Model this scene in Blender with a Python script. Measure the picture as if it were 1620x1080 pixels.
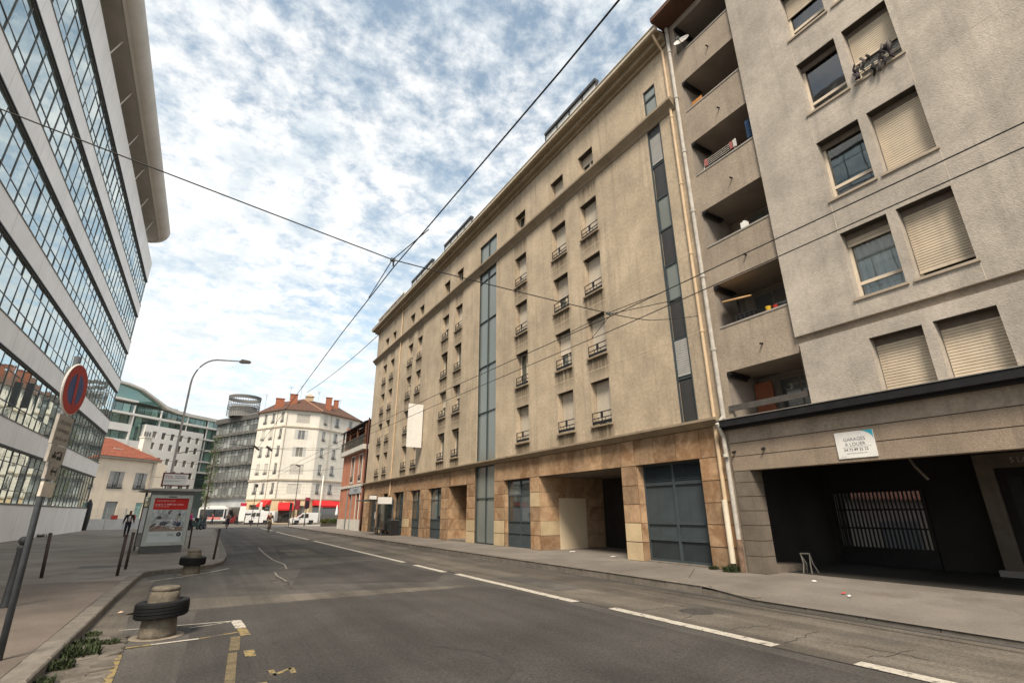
import bpy, bmesh, math, random
from mathutils import Vector, Matrix
random.seed(7)
for o in list(bpy.data.objects): bpy.data.objects.remove(o)
S = bpy.context.scene
C = S.collection
R = math.radians
PI = math.pi

# ------------------------------------------------------------------ camera
yaw, pitch, roll = R(30.985), R(19.247), R(0.312)
EYE = 1.65
cf = Vector((math.sin(yaw)*math.cos(pitch), math.cos(yaw)*math.cos(pitch), math.sin(pitch)))
cr = Vector((math.cos(yaw), -math.sin(yaw), 0))
cd = cf.cross(cr)
cr2 = cr*math.cos(roll) + cd*math.sin(roll)
cd2 = cf.cross(cr2)
cam = bpy.data.cameras.new('camera')
camo = bpy.data.objects.new('camera', cam); C.objects.link(camo)
cam.lens = 773.74/1620*36; cam.sensor_width = 36; cam.clip_end = 2000; cam.clip_start = 0.05
mw = Matrix.Identity(4)
for i in range(3):
    mw[i][0] = cr2[i]; mw[i][1] = -cd2[i]; mw[i][2] = -cf[i]
mw.translation = (0, 0, EYE)
camo.matrix_world = mw
S.camera = camo

# ------------------------------------------------------------------ sky
SUN = Vector((-0.48, -0.60, 0.92)).normalized()
W = bpy.data.worlds.new('World'); S.world = W; W.use_nodes = True
nt = W.node_tree; nt.nodes.clear()
def N(t, tree=None, **k):
    n = (tree or nt).nodes.new(t)
    for a, b in k.items(): setattr(n, a, b)
    return n
def math_node(tree, op, a, b=None, c=None, clamp=False):
    n = tree.nodes.new('ShaderNodeMath'); n.operation = op; n.use_clamp = clamp
    for i, x in enumerate((a, b, c)):
        if x is None: continue
        if isinstance(x, (int, float)): n.inputs[i].default_value = x
        else: tree.links.new(x, n.inputs[i])
    return n.outputs[0]
def mix_col(tree, f, a, b, mode='MIX'):
    n = tree.nodes.new('ShaderNodeMix'); n.data_type = 'RGBA'; n.blend_type = mode
    for i, x in ((0, f), (6, a), (7, b)):
        if isinstance(x, (int, float)): n.inputs[i].default_value = x
        elif isinstance(x, (tuple, list)): n.inputs[i].default_value = (*x[:3], 1)
        else: tree.links.new(x, n.inputs[i])
    return n.outputs[2]
def ramp(tree, x, a, b):
    n = tree.nodes.new('ShaderNodeMapRange'); n.interpolation_type = 'SMOOTHSTEP'
    tree.links.new(x, n.inputs[0]); n.inputs[1].default_value = a; n.inputs[2].default_value = b
    return n.outputs[0]
sky = N('ShaderNodeTexSky', sky_type='NISHITA', sun_disc=False)
sky.sun_elevation = math.asin(SUN.z); sky.sun_rotation = math.atan2(SUN.x, SUN.y)
sky.air_density = 1.0; sky.dust_density = 1.6; sky.ozone_density = 0.25
bg1 = N('ShaderNodeBackground'); bg1.inputs[1].default_value = 0.13
hs_ = N('ShaderNodeHueSaturation'); hs_.inputs['Saturation'].default_value = 0.72; hs_.inputs['Hue'].default_value = 0.478; nt.links.new(sky.outputs[0], hs_.inputs['Color']); nt.links.new(hs_.outputs[0], bg1.inputs[0])
tc = N('ShaderNodeTexCoord'); sep = N('ShaderNodeSeparateXYZ'); nt.links.new(tc.outputs['Generated'], sep.inputs[0])
zz = math_node(nt, 'ADD', math_node(nt, 'MAXIMUM', sep.outputs[2], 0.0), 0.14)
cu = math_node(nt, 'DIVIDE', sep.outputs[0], zz); cv = math_node(nt, 'DIVIDE', sep.outputs[1], zz)
cmb = N('ShaderNodeCombineXYZ'); nt.links.new(cu, cmb.inputs[0]); nt.links.new(cv, cmb.inputs[1])
def noise(tree, vec, scale, detail=5, rough=.55, dist=0.0, off=None):
    n = tree.nodes.new('ShaderNodeTexNoise'); n.inputs['Scale'].default_value = scale
    n.inputs['Detail'].default_value = detail; n.inputs['Roughness'].default_value = rough
    n.inputs['Distortion'].default_value = dist
    if off:
        m = tree.nodes.new('ShaderNodeMapping'); m.inputs[1].default_value = off; tree.links.new(vec, m.inputs[0]); vec = m.outputs[0]
    tree.links.new(vec, n.inputs['Vector'])
    return n.outputs[0]
n1 = noise(nt, cmb.outputs[0], 1.0, 3, .5, 0.2, (3.7, 1.9, 0))
n2 = noise(nt, cmb.outputs[0], 12.0, 6, .66, 0.1)
n3 = noise(nt, cmb.outputs[0], 5.5, 5, .6, 0.2, (9.1, 4.4, 2.0))
dens = math_node(nt, 'ADD', math_node(nt, 'MULTIPLY', n1, 0.44), math_node(nt, 'MULTIPLY', n2, 0.56))
hz = math_node(nt, 'POWER', math_node(nt, 'SUBTRACT', 1.0, math_node(nt, 'MAXIMUM', sep.outputs[2], 0.0), clamp=True), 5.0)
dens = math_node(nt, 'ADD', dens, math_node(nt, 'MULTIPLY', hz, 0.02))
mask = ramp(nt, dens, 0.345, 0.575)
mask = math_node(nt, 'MULTIPLY', mask, 0.95)
shade = ramp(nt, n3, 0.28, 0.62)
ccol = mix_col(nt, shade, (0.635, 0.705, 0.745), (0.97, 0.96, 0.935))
ccol = mix_col(nt, math_node(nt, 'MULTIPLY', hz, 0.75), ccol, (0.74, 0.775, 0.79))
bg2 = N('ShaderNodeBackground'); bg2.inputs[1].default_value = 0.66
nt.links.new(ccol, bg2.inputs[0])
mx = N('ShaderNodeMixShader'); nt.links.new(mask, mx.inputs[0]); nt.links.new(bg1.outputs[0], mx.inputs[1]); nt.links.new(bg2.outputs[0], mx.inputs[2])
wo = N('ShaderNodeOutputWorld'); nt.links.new(mx.outputs[0], wo.inputs[0])

# ------------------------------------------------------------------ sun behind thin cloud
sl = bpy.data.lights.new('sun', 'SUN'); sl.energy = 2.7; sl.angle = R(16); sl.color = (1.0, 0.89, 0.74)
so = bpy.data.objects.new('sun', sl); C.objects.link(so); so.rotation_euler = SUN.to_track_quat('Z', 'Y').to_euler(); so.location = (-20, -30, 60)

S.view_settings.view_transform = 'Standard'; S.view_settings.look = 'None'
S.view_settings.exposure = 0.92; S.view_settings.gamma = 1.0
S.cycles.max_bounces = 8; S.cycles.diffuse_bounces = 3; S.cycles.glossy_bounces = 3; S.cycles.transparent_max_bounces = 8

# ------------------------------------------------------------------ materials
MATS = {}
def M(name, col, rough=.85, var=.12, sc=2.0, bump=.15, bsc=60, metal=0.0, spec=.3, streak=0.0, rnd=0.0, col2=None, c2=(.5,.62), fine=0.0, fsc=150, blotch=0.0, track=0.0, spots=0.0):
    if name in MATS: return MATS[name]
    m = bpy.data.materials.new(name); m.use_nodes = True; t = m.node_tree
    b = t.nodes['Principled BSDF']
    b.inputs['Roughness'].default_value = rough; b.inputs['Metallic'].default_value = metal; b.inputs['Specular IOR Level'].default_value = spec
    co = t.nodes.new('ShaderNodeTexCoord').outputs['Object']
    if rnd:
        oi = t.nodes.new('ShaderNodeObjectInfo')
        av = t.nodes.new('ShaderNodeVectorMath'); av.operation = 'ADD'
        sc3 = t.nodes.new('ShaderNodeVectorMath'); sc3.operation = 'SCALE'; sc3.inputs[0].default_value = (17.3, 31.7, 53.1)
        t.links.new(oi.outputs['Random'], sc3.inputs['Scale']); t.links.new(co, av.inputs[0]); t.links.new(sc3.outputs[0], av.inputs[1])
        co = av.outputs[0]
    n = noise(t, co, sc, 6, .6)
    f = ramp(t, n, .3, .7)
    a = tuple(max(0, c*(1-var)) for c in col); z = tuple(min(1, c*(1+var)) for c in col)
    cc = mix_col(t, f, a, z)
    if col2:
        n4 = noise(t, co, sc*.6, 7, .65, .6, (5, 3, 1)); cc = mix_col(t, ramp(t, n4, *c2), cc, col2)
    if blotch:
        n6 = noise(t, co, .35, 4, .6, .4, (2, 8, 4)); k6 = math_node(t, 'ADD', math_node(t, 'MULTIPLY', ramp(t, n6, .35, .65), blotch), 1-blotch*.55)
        v6 = t.nodes.new('ShaderNodeVectorMath'); v6.operation = 'SCALE'; t.links.new(cc, v6.inputs[0]); t.links.new(k6, v6.inputs['Scale']); cc = v6.outputs[0]
    if track:
        mp = t.nodes.new('ShaderNodeMapping'); mp.inputs['Scale'].default_value = (1.6, .045, 1); t.links.new(co, mp.inputs[0])
        k7 = math_node(t, 'ADD', math_node(t, 'MULTIPLY', ramp(t, noise(t, mp.outputs[0], 1.0, 5, .62), .34, .66), track), 1-track*.5)
        v7 = t.nodes.new('ShaderNodeVectorMath'); v7.operation = 'SCALE'; t.links.new(cc, v7.inputs[0]); t.links.new(k7, v7.inputs['Scale']); cc = v7.outputs[0]
    if spots:
        cc = mix_col(t, math_node(t, 'MULTIPLY', ramp(t, noise(t, co, 3.2, 3, .55, .5, (1, 7, 0)), .66, .76), spots), cc, tuple(c*.4 for c in col))
    if streak:
        mp = t.nodes.new('ShaderNodeMapping'); mp.inputs['Scale'].default_value = (3.5, 3.5, .16); t.links.new(co, mp.inputs[0])
        s = ramp(t, noise(t, mp.outputs[0], 1.0, 5, .65), .48, .75)
        cc = mix_col(t, math_node(t, 'MULTIPLY', s, streak), cc, tuple(c*.42 for c in col))
    if fine:
        n5 = ramp(t, noise(t, co, fsc, 4, .75), .30, .70); k = math_node(t, 'ADD', math_node(t, 'MULTIPLY', n5, fine*2), 1-fine)
        vv = t.nodes.new('ShaderNodeVectorMath'); vv.operation = 'SCALE'; t.links.new(cc, vv.inputs[0]); t.links.new(k, vv.inputs['Scale']); cc = vv.outputs[0]
    if rnd:
        k = math_node(t, 'ADD', math_node(t, 'MULTIPLY', oi.outputs['Random'], rnd*2), 1-rnd)
        vv = t.nodes.new('ShaderNodeVectorMath'); vv.operation = 'SCALE'; t.links.new(cc, vv.inputs[0]); t.links.new(k, vv.inputs['Scale']); cc = vv.outputs[0]
    t.links.new(cc, b.inputs['Base Color'])
    if bump:
        bn = noise(t, co, bsc, 4, .6); bp = t.nodes.new('ShaderNodeBump'); bp.inputs['Strength'].default_value = bump; bp.inputs['Distance'].default_value = .02
        t.links.new(bn, bp.inputs['Height']); t.links.new(bp.outputs[0], b.inputs['Normal'])
    MATS[name] = m; return m
def glass(name, tint=(.02,.025,.025), refl=.35, gcol=(.9,.95,.95), rough=.02, wob=.0, clear=0.0, rnd=0.0):
    if name in MATS: return MATS[name]
    m = bpy.data.materials.new(name); m.use_nodes = True; t = m.node_tree; t.nodes.clear()
    out = t.nodes.new('ShaderNodeOutputMaterial')
    d = t.nodes.new('ShaderNodeBsdfDiffuse'); d.inputs[0].default_value = (*tint, 1)
    if rnd:
        oi = t.nodes.new('ShaderNodeObjectInfo')
        cl = mix_col(t, math_node(t, 'POWER', oi.outputs['Random'], 2.0), tint, tuple(min(1, c*rnd) for c in tint)); t.links.new(cl, d.inputs[0])
    if clear:
        tr = t.nodes.new('ShaderNodeBsdfTransparent'); tr.inputs[0].default_value = (.95,.97,.96,1)
        m0 = t.nodes.new('ShaderNodeMixShader'); m0.inputs[0].default_value = clear
        t.links.new(d.outputs[0], m0.inputs[1]); t.links.new(tr.outputs[0], m0.inputs[2]); base = m0.outputs[0]
    else: base = d.outputs[0]
    g = t.nodes.new('ShaderNodeBsdfGlossy'); g.inputs['Color'].default_value = (*gcol, 1); g.inputs['Roughness'].default_value = rough
    if wob:
        co = t.nodes.new('ShaderNodeTexCoord').outputs['Object']
        bn = noise(t, co, .9, 2, .5); bp = t.nodes.new('ShaderNodeBump'); bp.inputs['Strength'].default_value = wob; bp.inputs['Distance'].default_value = .05
        t.links.new(bn, bp.inputs['Height']); t.links.new(bp.outputs[0], g.inputs['Normal'])
    fr = t.nodes.new('ShaderNodeFresnel'); fr.inputs[0].default_value = 1.5
    f = math_node(t, 'ADD', math_node(t, 'MULTIPLY', fr.outputs[0], 1-refl), refl, clamp=True)
    mxs = t.nodes.new('ShaderNodeMixShader'); t.links.new(f, mxs.inputs[0]); t.links.new(base, mxs.inputs[1]); t.links.new(g.outputs[0], mxs.inputs[2])
    t.links.new(mxs.outputs[0], out.inputs[0]); MATS[name] = m; return m

asphalt = M('asphalt', (.083,.076,.068), .93, .16, .7, .8, 60, fine=.28, fsc=26, blotch=.34, track=.34, spots=.4, col2=(.115,.103,.088), c2=(.55,.75))
asphalt_dark = M('asphalt_dark', (.060,.055,.050), .94, .12, .6, .8, 60, fine=.36, fsc=27, blotch=.34, track=.26, spots=.35)
asphalt_light = M('asphalt_light', (.118,.102,.083), .93, .16, 1.2, .8, 60, fine=.28, fsc=25, blotch=.35, track=.50, spots=.4, col2=(.11,.098,.083), c2=(.5,.68))
ground_m = M('ground_asphalt', (.125,.112,.096), .93, .2, .2, .3, 60)
pave = M('pavement_asphalt', (.185,.162,.138), .92, .12, .8, .5, 90, fine=.15, fsc=30, blotch=.25, spots=.35, col2=(.145,.122,.10), c2=(.55,.7))
pave_l = M('left_pavement_asphalt', (.225,.193,.162), .92, .12, .8, .5, 90, fine=.15, fsc=30, blotch=.25, spots=.35, col2=(.175,.148,.122), c2=(.55,.7))
head_shade_m = M('head_shade', (.050,.041,.033), .9, .2, 3, .1)  # near-black colour standing in for shade under the window heads
pave2 = M('pavement_brown', (.178,.144,.117), .92, .14, .9, .5, 90, fine=.15, fsc=30, blotch=.25, spots=.35)
kerb_m = M('kerb_granite', (.170,.148,.122), .85, .18, 5, .3, 120, fine=.3, fsc=160, rnd=.14)
cobble_m = M('cobble_granite', (.125,.108,.088), .85, .2, 9, .4, 90, rnd=.3)
tar = M('tar_joint', (.045,.04,.035), .9, .2, 3, .2)
seal = M('crack_filler', (.27,.24,.2), .9, .2, 6, .2)
def worn(name, col, under, keep=.5, sc=9):
    if name in MATS: return MATS[name]
    m = M(name, col, .85, .12, 13, .2, 200, fine=.3, fsc=90, col2=under, c2=(keep, keep+.14)); return m
white_paint = worn('white_road_paint', (.46,.42,.355), (.11,.098,.083), .52)
yellow_paint = worn('yellow_road_paint', (.27,.20,.085), (.085,.076,.062), .47)
stucco = M('beige_stucco', (.455,.369,.266), .92, .12, .9, .6, 30, streak=.42, fine=.14, fsc=9, blotch=.20)
stucco_trim = M('beige_trim', (.29,.23,.158), .9, .12, 1.5, .4, 90, streak=.35)
stone = M('ochre_stone', (.37,.243,.143), .8, .2, 2.2, .25, 60, rnd=.22, fine=.12, fsc=10, col2=(.27,.155,.08), c2=(.46,.62), streak=.34)
stone_new = M('pale_stone', (.50,.385,.235), .8, .1, 2, .25, 60, rnd=.1)
joint_m = M('dark_joint', (.10,.07,.045), .9, .2, 4, .1)
conc = M('grey_render', (.425,.376,.318), .93, .13, 1.1, .7, 30, streak=.30, fine=.10, fsc=12, blotch=.20)
conc_brown = M('brown_grey_render', (.335,.275,.213), .93, .12, 1.1, .8, 30, streak=.34, fine=.14, fsc=13, blotch=.18)
conc_dark = M('sooty_concrete', (.155,.128,.102), .9, .2, 1.3, .5, 60, streak=.3, fine=.2)
unlit_m = M('dark_interior', (.026,.023,.020), .9, .2, 1.0, .3, 40)  # near black carries the darkness of unlit interiors in the colour
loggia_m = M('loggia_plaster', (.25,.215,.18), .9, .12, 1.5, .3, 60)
black_ledge = M('black_bitumen', (.011,.011,.013), .7, .3, 3, .2)
cream_frame = M('cream_frame', (.62,.53,.41), .6, .08, 3, .05)
white_frame = M('white_frame', (.72,.68,.61), .5, .06, 3, .05)
shutter_m = M('shutter_slats', (.52,.44,.335), .6, .1, 1.5, .05, rnd=.12, streak=.3)
shutter_pale = M('pale_shutter', (.62,.55,.45), .6, .07, 1.2, .05, rnd=.10, streak=.15)
iron = M('black_iron', (.018,.017,.017), .5, .2, 6, .05)
slate = M('slate_blue_metal', (.052,.066,.072), .55, .12, 1.6, .06, 40, streak=.25)
slate_d = M('slate_blue_dark', (.030,.037,.041), .55, .12, 2, .06)
teal_frame = M('dark_teal_frame', (.042,.056,.058), .5, .1, 3, .05)
spandrel = M('anthracite_panel', (.047,.046,.046), .45, .1, 2, .03)
pipe_beige = M('beige_pipe', (.56,.42,.27), .6, .1, 3, .05)
pipe_grey = M('zinc_pipe', (.44,.41,.36), .5, .16, 5, .05, streak=.2)
white_pvc = M('pale_pipe', (.66,.58,.45), .5, .08, 3, .02)
panel_white = M('white_cladding', (.84,.80,.755), .55, .06, .5, .03, 8, streak=.20)
frame_dark = M('dark_window_frame', (.10,.105,.104), .5, .1, 3, .05)
soffit_m = M('canopy_soffit', (.44,.415,.37), .8, .08, .5, .05)
fascia_m = M('canopy_fascia', (.53,.485,.43), .7, .08, .6, .03)
conc_bol = M('bollard_concrete', (.155,.132,.10), .95, .22, 9, .6, 70, fine=.3, fsc=60, streak=.3)
rubber = M('black_rubber', (.007,.007,.007), .75, .25, 9, .2)
brown_metal = M('brown_steel', (.055,.038,.032), .55, .15, 6, .05)
galv = M('galvanised_steel', (.14,.15,.155), .5, .2, 8, .08, metal=.3)
sign_grey = M('sign_back', (.38,.36,.33), .6, .1, 5, .03)
plate_m = M('sign_plate', (.36,.325,.28), .6, .12, 12, .03)
red_p = M('red_paint', (.40,.028,.022), .5, .08, 4, .02)
blue_p = M('blue_paint', (.045,.075,.20), .5, .08, 4, .02)
black_p = M('black_paint', (.02,.02,.02), .6, .1, 5, 0)
grey_p = M('grey_ink', (.22,.23,.24), .6, .1, 5, 0)
white_p = M('white_board', (.74,.72,.68), .5, .05, 3, .02)
teal_p = M('turquoise_paint', (.05,.36,.46), .5, .06, 3, .02)
alu = M('brushed_alu', (.42,.43,.40), .45, .08, 5, .03, metal=.35)
alu_dark = M('dark_alu', (.10,.10,.095), .5, .1, 5, .03)
wire_m = M('wire', (.03,.029,.028), .6, .2, 9, 0)
cream_wall = M('cream_plaster', (.80,.68,.53), .9, .07, .7, .25, 60, streak=.2)
white_wall = M('ivory_plaster', (.67,.625,.54), .9, .07, .5, .25, 60, streak=.24)
white_wall2 = M('ivory_moulding', (.44,.375,.28), .9, .07, .5, .2, 60, streak=.2)  # darker tone stands in for shading under the cornices
modern_white = M('modern_white', (.74,.71,.665), .8, .04, .5, .05)
tile_red = M('red_roof_tiles', (.22,.068,.038), .9, .25, 3.5, .6, 14, fine=.2, fsc=8)
tile_brown = M('brown_roof_tiles', (.10,.050,.033), .9, .28, 3, .6, 14)
brick_red = M('chimney_brick', (.30,.11,.062), .9, .2, 4, .4, 20)
orange_wall = M('orange_render', (.45,.185,.11), .9, .14, .8, .4, 60, streak=.3)
white_base = M('pale_plinth', (.56,.53,.47), .9, .12, 1, .3, 40)
wood = M('brown_wood', (.13,.055,.028), .7, .25, 4, .2, 20)
roof_dark = M('dark_roof', (.06,.056,.052), .8, .2, 2, .3, 15)
awning_red = M('awning_red', (.52,.018,.020), .8, .08, 2, .05)
louver_m = M('grey_louvre', (.235,.23,.215), .6, .1, 2, .03)
louver_d = M('grey_louvre_dark', (.12,.12,.115), .6, .1, 2, .03)
leaf_m = M('leaf_green', (.055,.085,.020), .8, .35, .6, 0, rnd=.2, col2=(.11,.10,.02), c2=(.5,.7))
leaf2_m = M('weed_green', (.034,.046,.018), .9, .4, 9, 0, col2=(.085,.075,.033), c2=(.55,.75))
bark = M('bark', (.08,.06,.045), .95, .2, 8, .5, 30)
office_glass = glass('office_glass', (.085,.10,.095), .58, (.84,.91,.895), .015, wob=.08, rnd=3.5)
dark_glass = glass('dark_glass', (.016,.018,.018), .12, (.9,.95,.95), .03, wob=.05, rnd=10)
stair_glass = glass('stair_glass', (.19,.205,.19), .09, (.70,.75,.71), .16, wob=.1)
clear_glass = glass('clear_glass', (.02,.022,.022), .07, (.95,.97,1), .02, clear=.94, wob=.05)
green_glass = glass('green_glass', (.040,.066,.056), .12, (.8,.95,.9), .03, rnd=5.5)
teal_glass = glass('teal_glass', (.085,.17,.15), .14, (.75,.95,.9), .03, rnd=1.6)
far_glass = glass('far_window_glass', (.045,.042,.036), .10, (.9,.9,.9), .05, rnd=5)
grey_glass = glass('grey_far_glass', (.11,.115,.11), .12, (.9,.92,.92), .06, rnd=3)
shelter_glass = glass('shelter_glass', (.03,.03,.03), .10, (.9,.95,.95), .02, clear=.7)
curtain_m = M('white_curtain', (.72,.72,.70), .9, .05, 3, .1)

# ------------------------------------------------------------------ mesh builder
class MB:
    def __init__(s): s.v = []; s.f = []; s.m = []
    def quad(s, *p, mi=0):
        n = len(s.v); s.v += [tuple(x) for x in p]; s.f.append(tuple(range(n, n+len(p)))); s.m.append(mi)
    def box(s, x0, x1, y0, y1, z0, z1, mi=0):
        n = len(s.v)
        s.v += [(x0,y0,z0),(x1,y0,z0),(x1,y1,z0),(x0,y1,z0),(x0,y0,z1),(x1,y0,z1),(x1,y1,z1),(x0,y1,z1)]
        for f in ((0,3,2,1),(4,5,6,7),(0,1,5,4),(1,2,6,5),(2,3,7,6),(3,0,4,7)): s.f.append(tuple(n+i for i in f)); s.m.append(mi)
        return s
    def prism(s, poly, y0, y1, mi=0):            # poly in (x,z), extruded along y
        n = len(s.v); k = len(poly)
        s.v += [(x, y0, z) for x, z in poly] + [(x, y1, z) for x, z in poly]
        s.f.append(tuple(range(n, n+k))); s.m.append(mi)
        s.f.append(tuple(range(n+2*k-1, n+k-1, -1))); s.m.append(mi)
        for i in range(k):
            j = (i+1) % k; s.f.append((n+i, n+k+i, n+k+j, n+j)); s.m.append(mi)
        return s
    def extr(s, poly, z0, z1, mi=0):             # poly in (x,y), extruded up
        n = len(s.v); k = len(poly)
        s.v += [(x, y, z0) for x, y in poly] + [(x, y, z1) for x, y in poly]
        s.f.append(tuple(range(n+k-1, n-1, -1))); s.m.append(mi)
        s.f.append(tuple(range(n+k, n+2*k))); s.m.append(mi)
        for i in range(k):
            j = (i+1) % k; s.f.append((n+i, n+j, n+k+j, n+k+i)); s.m.append(mi)
        return s
    def tube(s, pts, r, n=8, mi=0, cap=True):
        pts = [Vector(p) for p in pts]; rs = r if isinstance(r, (list, tuple)) else [r]*len(pts)
        rings = []
        for i, p in enumerate(pts):
            t = (pts[min(i+1, len(pts)-1)] - pts[max(i-1, 0)]).normalized()
            a = Vector((0,0,1)) if abs(t.z) < .9 else Vector((1,0,0))
            u = t.cross(a).normalized(); w = t.cross(u)
            b = len(s.v)
            for k in range(n):
                an = 2*PI*k/n; s.v.append(tuple(p + (u*math.cos(an) + w*math.sin(an))*rs[i]))
            rings.append(b)
        for a, b in zip(rings, rings[1:]):
            for k in range(n):
                s.f.append((a+k, a+(k+1) % n, b+(k+1) % n, b+k)); s.m.append(mi)
        if cap:
            s.f.append(tuple(rings[0]+k for k in range(n-1, -1, -1))); s.m.append(mi)
            s.f.append(tuple(rings[-1]+k for k in range(n))); s.m.append(mi)
        return s
    def lathe(s, prof, n=24, c=(0,0,0), mi=0):   # prof (r,z)
        rings = []
        for r, z in prof:
            b = len(s.v); rings.append(b)
            for k in range(n):
                a = 2*PI*k/n; s.v.append((c[0]+r*math.cos(a), c[1]+r*math.sin(a), c[2]+z))
        for a, b in zip(rings, rings[1:]):
            for k in range(n): s.f.append((a+k, a+(k+1) % n, b+(k+1) % n, b+k)); s.m.append(mi)
        return s
    def torus(s, c, axis, R_, r, n=20, k=8, mi=0):
        ax = Vector(axis).normalized(); a = Vector((0,0,1)) if abs(ax.z) < .9 else Vector((1,0,0))
        u = ax.cross(a).normalized(); w = ax.cross(u); b = len(s.v); c = Vector(c)
        for i in range(n):
            t = 2*PI*i/n; q = u*math.cos(t) + w*math.sin(t)
            for j in range(k):
                p = 2*PI*j/k; s.v.append(tuple(c + q*(R_ + r*math.cos(p)) + ax*r*math.sin(p)))
        for i in range(n):
            for j in range(k):
                s.f.append((b+i*k+j, b+((i+1) % n)*k+j, b+((i+1) % n)*k+(j+1) % k, b+i*k+(j+1) % k)); s.m.append(mi)
        return s
    def wall(s, u0, u1, z0, z1, holes, d=0.0, mi=0, ri=None):   # facade plane y=d with holes (ua,ub,za,zb,depth,back)
        us = sorted({round(x, 4) for x in [u0, u1]+[h[0] for h in holes]+[h[1] for h in holes] if u0 <= x <= u1})
        zs = sorted({round(x, 4) for x in [z0, z1]+[h[2] for h in holes]+[h[3] for h in holes] if z0 <= x <= z1})
        for za, zb in zip(zs, zs[1:]):
            run = None
            for ua, ub in list(zip(us, us[1:]))+[(None, None)]:
                solid = ua is not None and not any(h[0] < (ua+ub)/2 < h[1] and h[2] < (za+zb)/2 < h[3] for h in holes)
                if solid: run = [ua, ub] if run is None else [run[0], ub]
                elif run: s.quad((run[0],d,za),(run[1],d,za),(run[1],d,zb),(run[0],d,zb), mi=mi); run = None
        ri = mi if ri is None else ri
        for h in holes:
            a, b, c, e, dp = h[:5]; q = d+dp
            zc = max(c, z0); ze = min(e, z1)
            s.quad((a,d,zc),(a,q,zc),(a,q,ze),(a,d,ze), mi=ri); s.quad((b,q,zc),(b,d,zc),(b,d,ze),(b,q,ze), mi=ri)
            if c > z0-1e-6: s.quad((a,d,c),(b,d,c),(b,q,c),(a,q,c), mi=ri)
            if e < z1+1e-6: s.quad((a,q,e),(b,q,e),(b,d,e),(a,d,e), mi=ri)
            if len(h) > 5 and h[5]: s.quad((a,q,c),(b,q,c),(b,q,e),(a,q,e), mi=h[5] if isinstance(h[5], int) and not isinstance(h[5], bool) else ri)
        return s
    def mesh(s, name, mats, smooth=False):
        me = bpy.data.meshes.new(name); me.from_pydata(s.v, [], s.f)
        for m in (mats if isinstance(mats, (list, tuple)) else [mats]): me.materials.append(m)
        for p, i in zip(me.polygons, s.m): p.material_index = i
        if smooth:
            for p in me.polygons: p.use_smooth = True
        me.update(); return me
def link(name, me, parent=None, mat=None):
    o = bpy.data.objects.new(name, me); C.objects.link(o)
    if parent: o.parent = parent
    if mat is not None: o.matrix_basis = mat
    return o
def tag(o, label, cat, group=None):
    o['label'] = label; o['category'] = cat
    if group: o['group'] = group
    return o
def struct(name, mb, mats, smooth=False):
    o = link(name, mb.mesh(name, mats, smooth)); o['kind'] = 'structure'; return o
def thing(name, label, cat, loc=(0,0,0), rz=0.0, group=None):
    o = bpy.data.objects.new(name, None); C.objects.link(o); o.location = loc; o.rotation_euler = (0,0,rz); o.empty_display_size = .2
    return tag(o, label, cat, group)
def add(parent, name, mb, mats, smooth=False, loc=(0,0,0), rot=(0,0,0)):
    o = link(name, mb.mesh(name, mats, smooth), parent); o.location = loc; o.rotation_euler = rot; return o
class Face:
    """a facade: local x along it to the viewer's right, y into the building, z up"""
    def __init__(s, root, p, q=None, theta=None):
        s.root = root; p = Vector((p[0], p[1], 0))
        if theta is None: theta = math.atan2(q[1]-p.y, q[0]-p.x); s.len = math.hypot(q[0]-p.x, q[1]-p.y)
        s.M = Matrix.Translation(-root.location) @ Matrix.Translation(p) @ Matrix.Rotation(theta, 4, 'Z')
    def put(s, name, me, u=0, d=0, z=0, rx=0):
        return link(name, me, s.root, s.M @ Matrix.Translation((u, d, z)) @ Matrix.Rotation(rx, 4, 'X'))
    def part(s, name, mb, mats, u=0, d=0, z=0, smooth=False):
        return s.put(name, mb.mesh(name, mats, smooth), u, d, z)
def sub(parent, name, me, u=0, d=0, z=0):
    o = link(name, me, parent); o.location = (u, d, z); return o
CACHE = {}
def cached(key, fn):
    if key not in CACHE: CACHE[key] = fn()
    return CACHE[key]
def text_mesh(txt, size, mat, align='LEFT'):
    cu_ = bpy.data.curves.new('lettering', 'FONT'); cu_.body = txt; cu_.size = size; cu_.align_x = align; cu_.resolution_u = 2
    o = bpy.data.objects.new('lettering', cu_); C.objects.link(o)
    me = bpy.data.meshes.new_from_object(o.evaluated_get(bpy.context.evaluated_depsgraph_get()))
    bpy.data.objects.remove(o); bpy.data.curves.remove(cu_)
    me.materials.clear(); me.materials.append(mat); me.name = 'lettering'
    return me

# ================================================================== ground, road, pavements
mb = MB(); mb.quad((-700,-700,-.03),(700,-700,-.03),(700,1100,-.03),(-700,1100,-.03)); struct('ground', mb, ground_m)
mb = MB()
ys = [-16+2*i for i in range(47)]
for a, b in zip(ys, ys[1:]): mb.quad((-2.2,a,0),(10,a,0),(10,b,0),(-2.2,b,0))
road = struct('road', mb, asphalt)
def sheet(name, poly, mat, z=.004, parent=road):
    m = MB(); m.quad(*[(x, y, z) for x, y in poly]); return add(parent, name, m, mat)
def jag(p, q, n, amp):
    out = []
    for i in range(n):
        t = i/n; out.append((p[0]+(q[0]-p[0])*t+random.uniform(-amp, amp), p[1]+(q[1]-p[1])*t+random.uniform(-amp, amp)))
    return out
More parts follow.
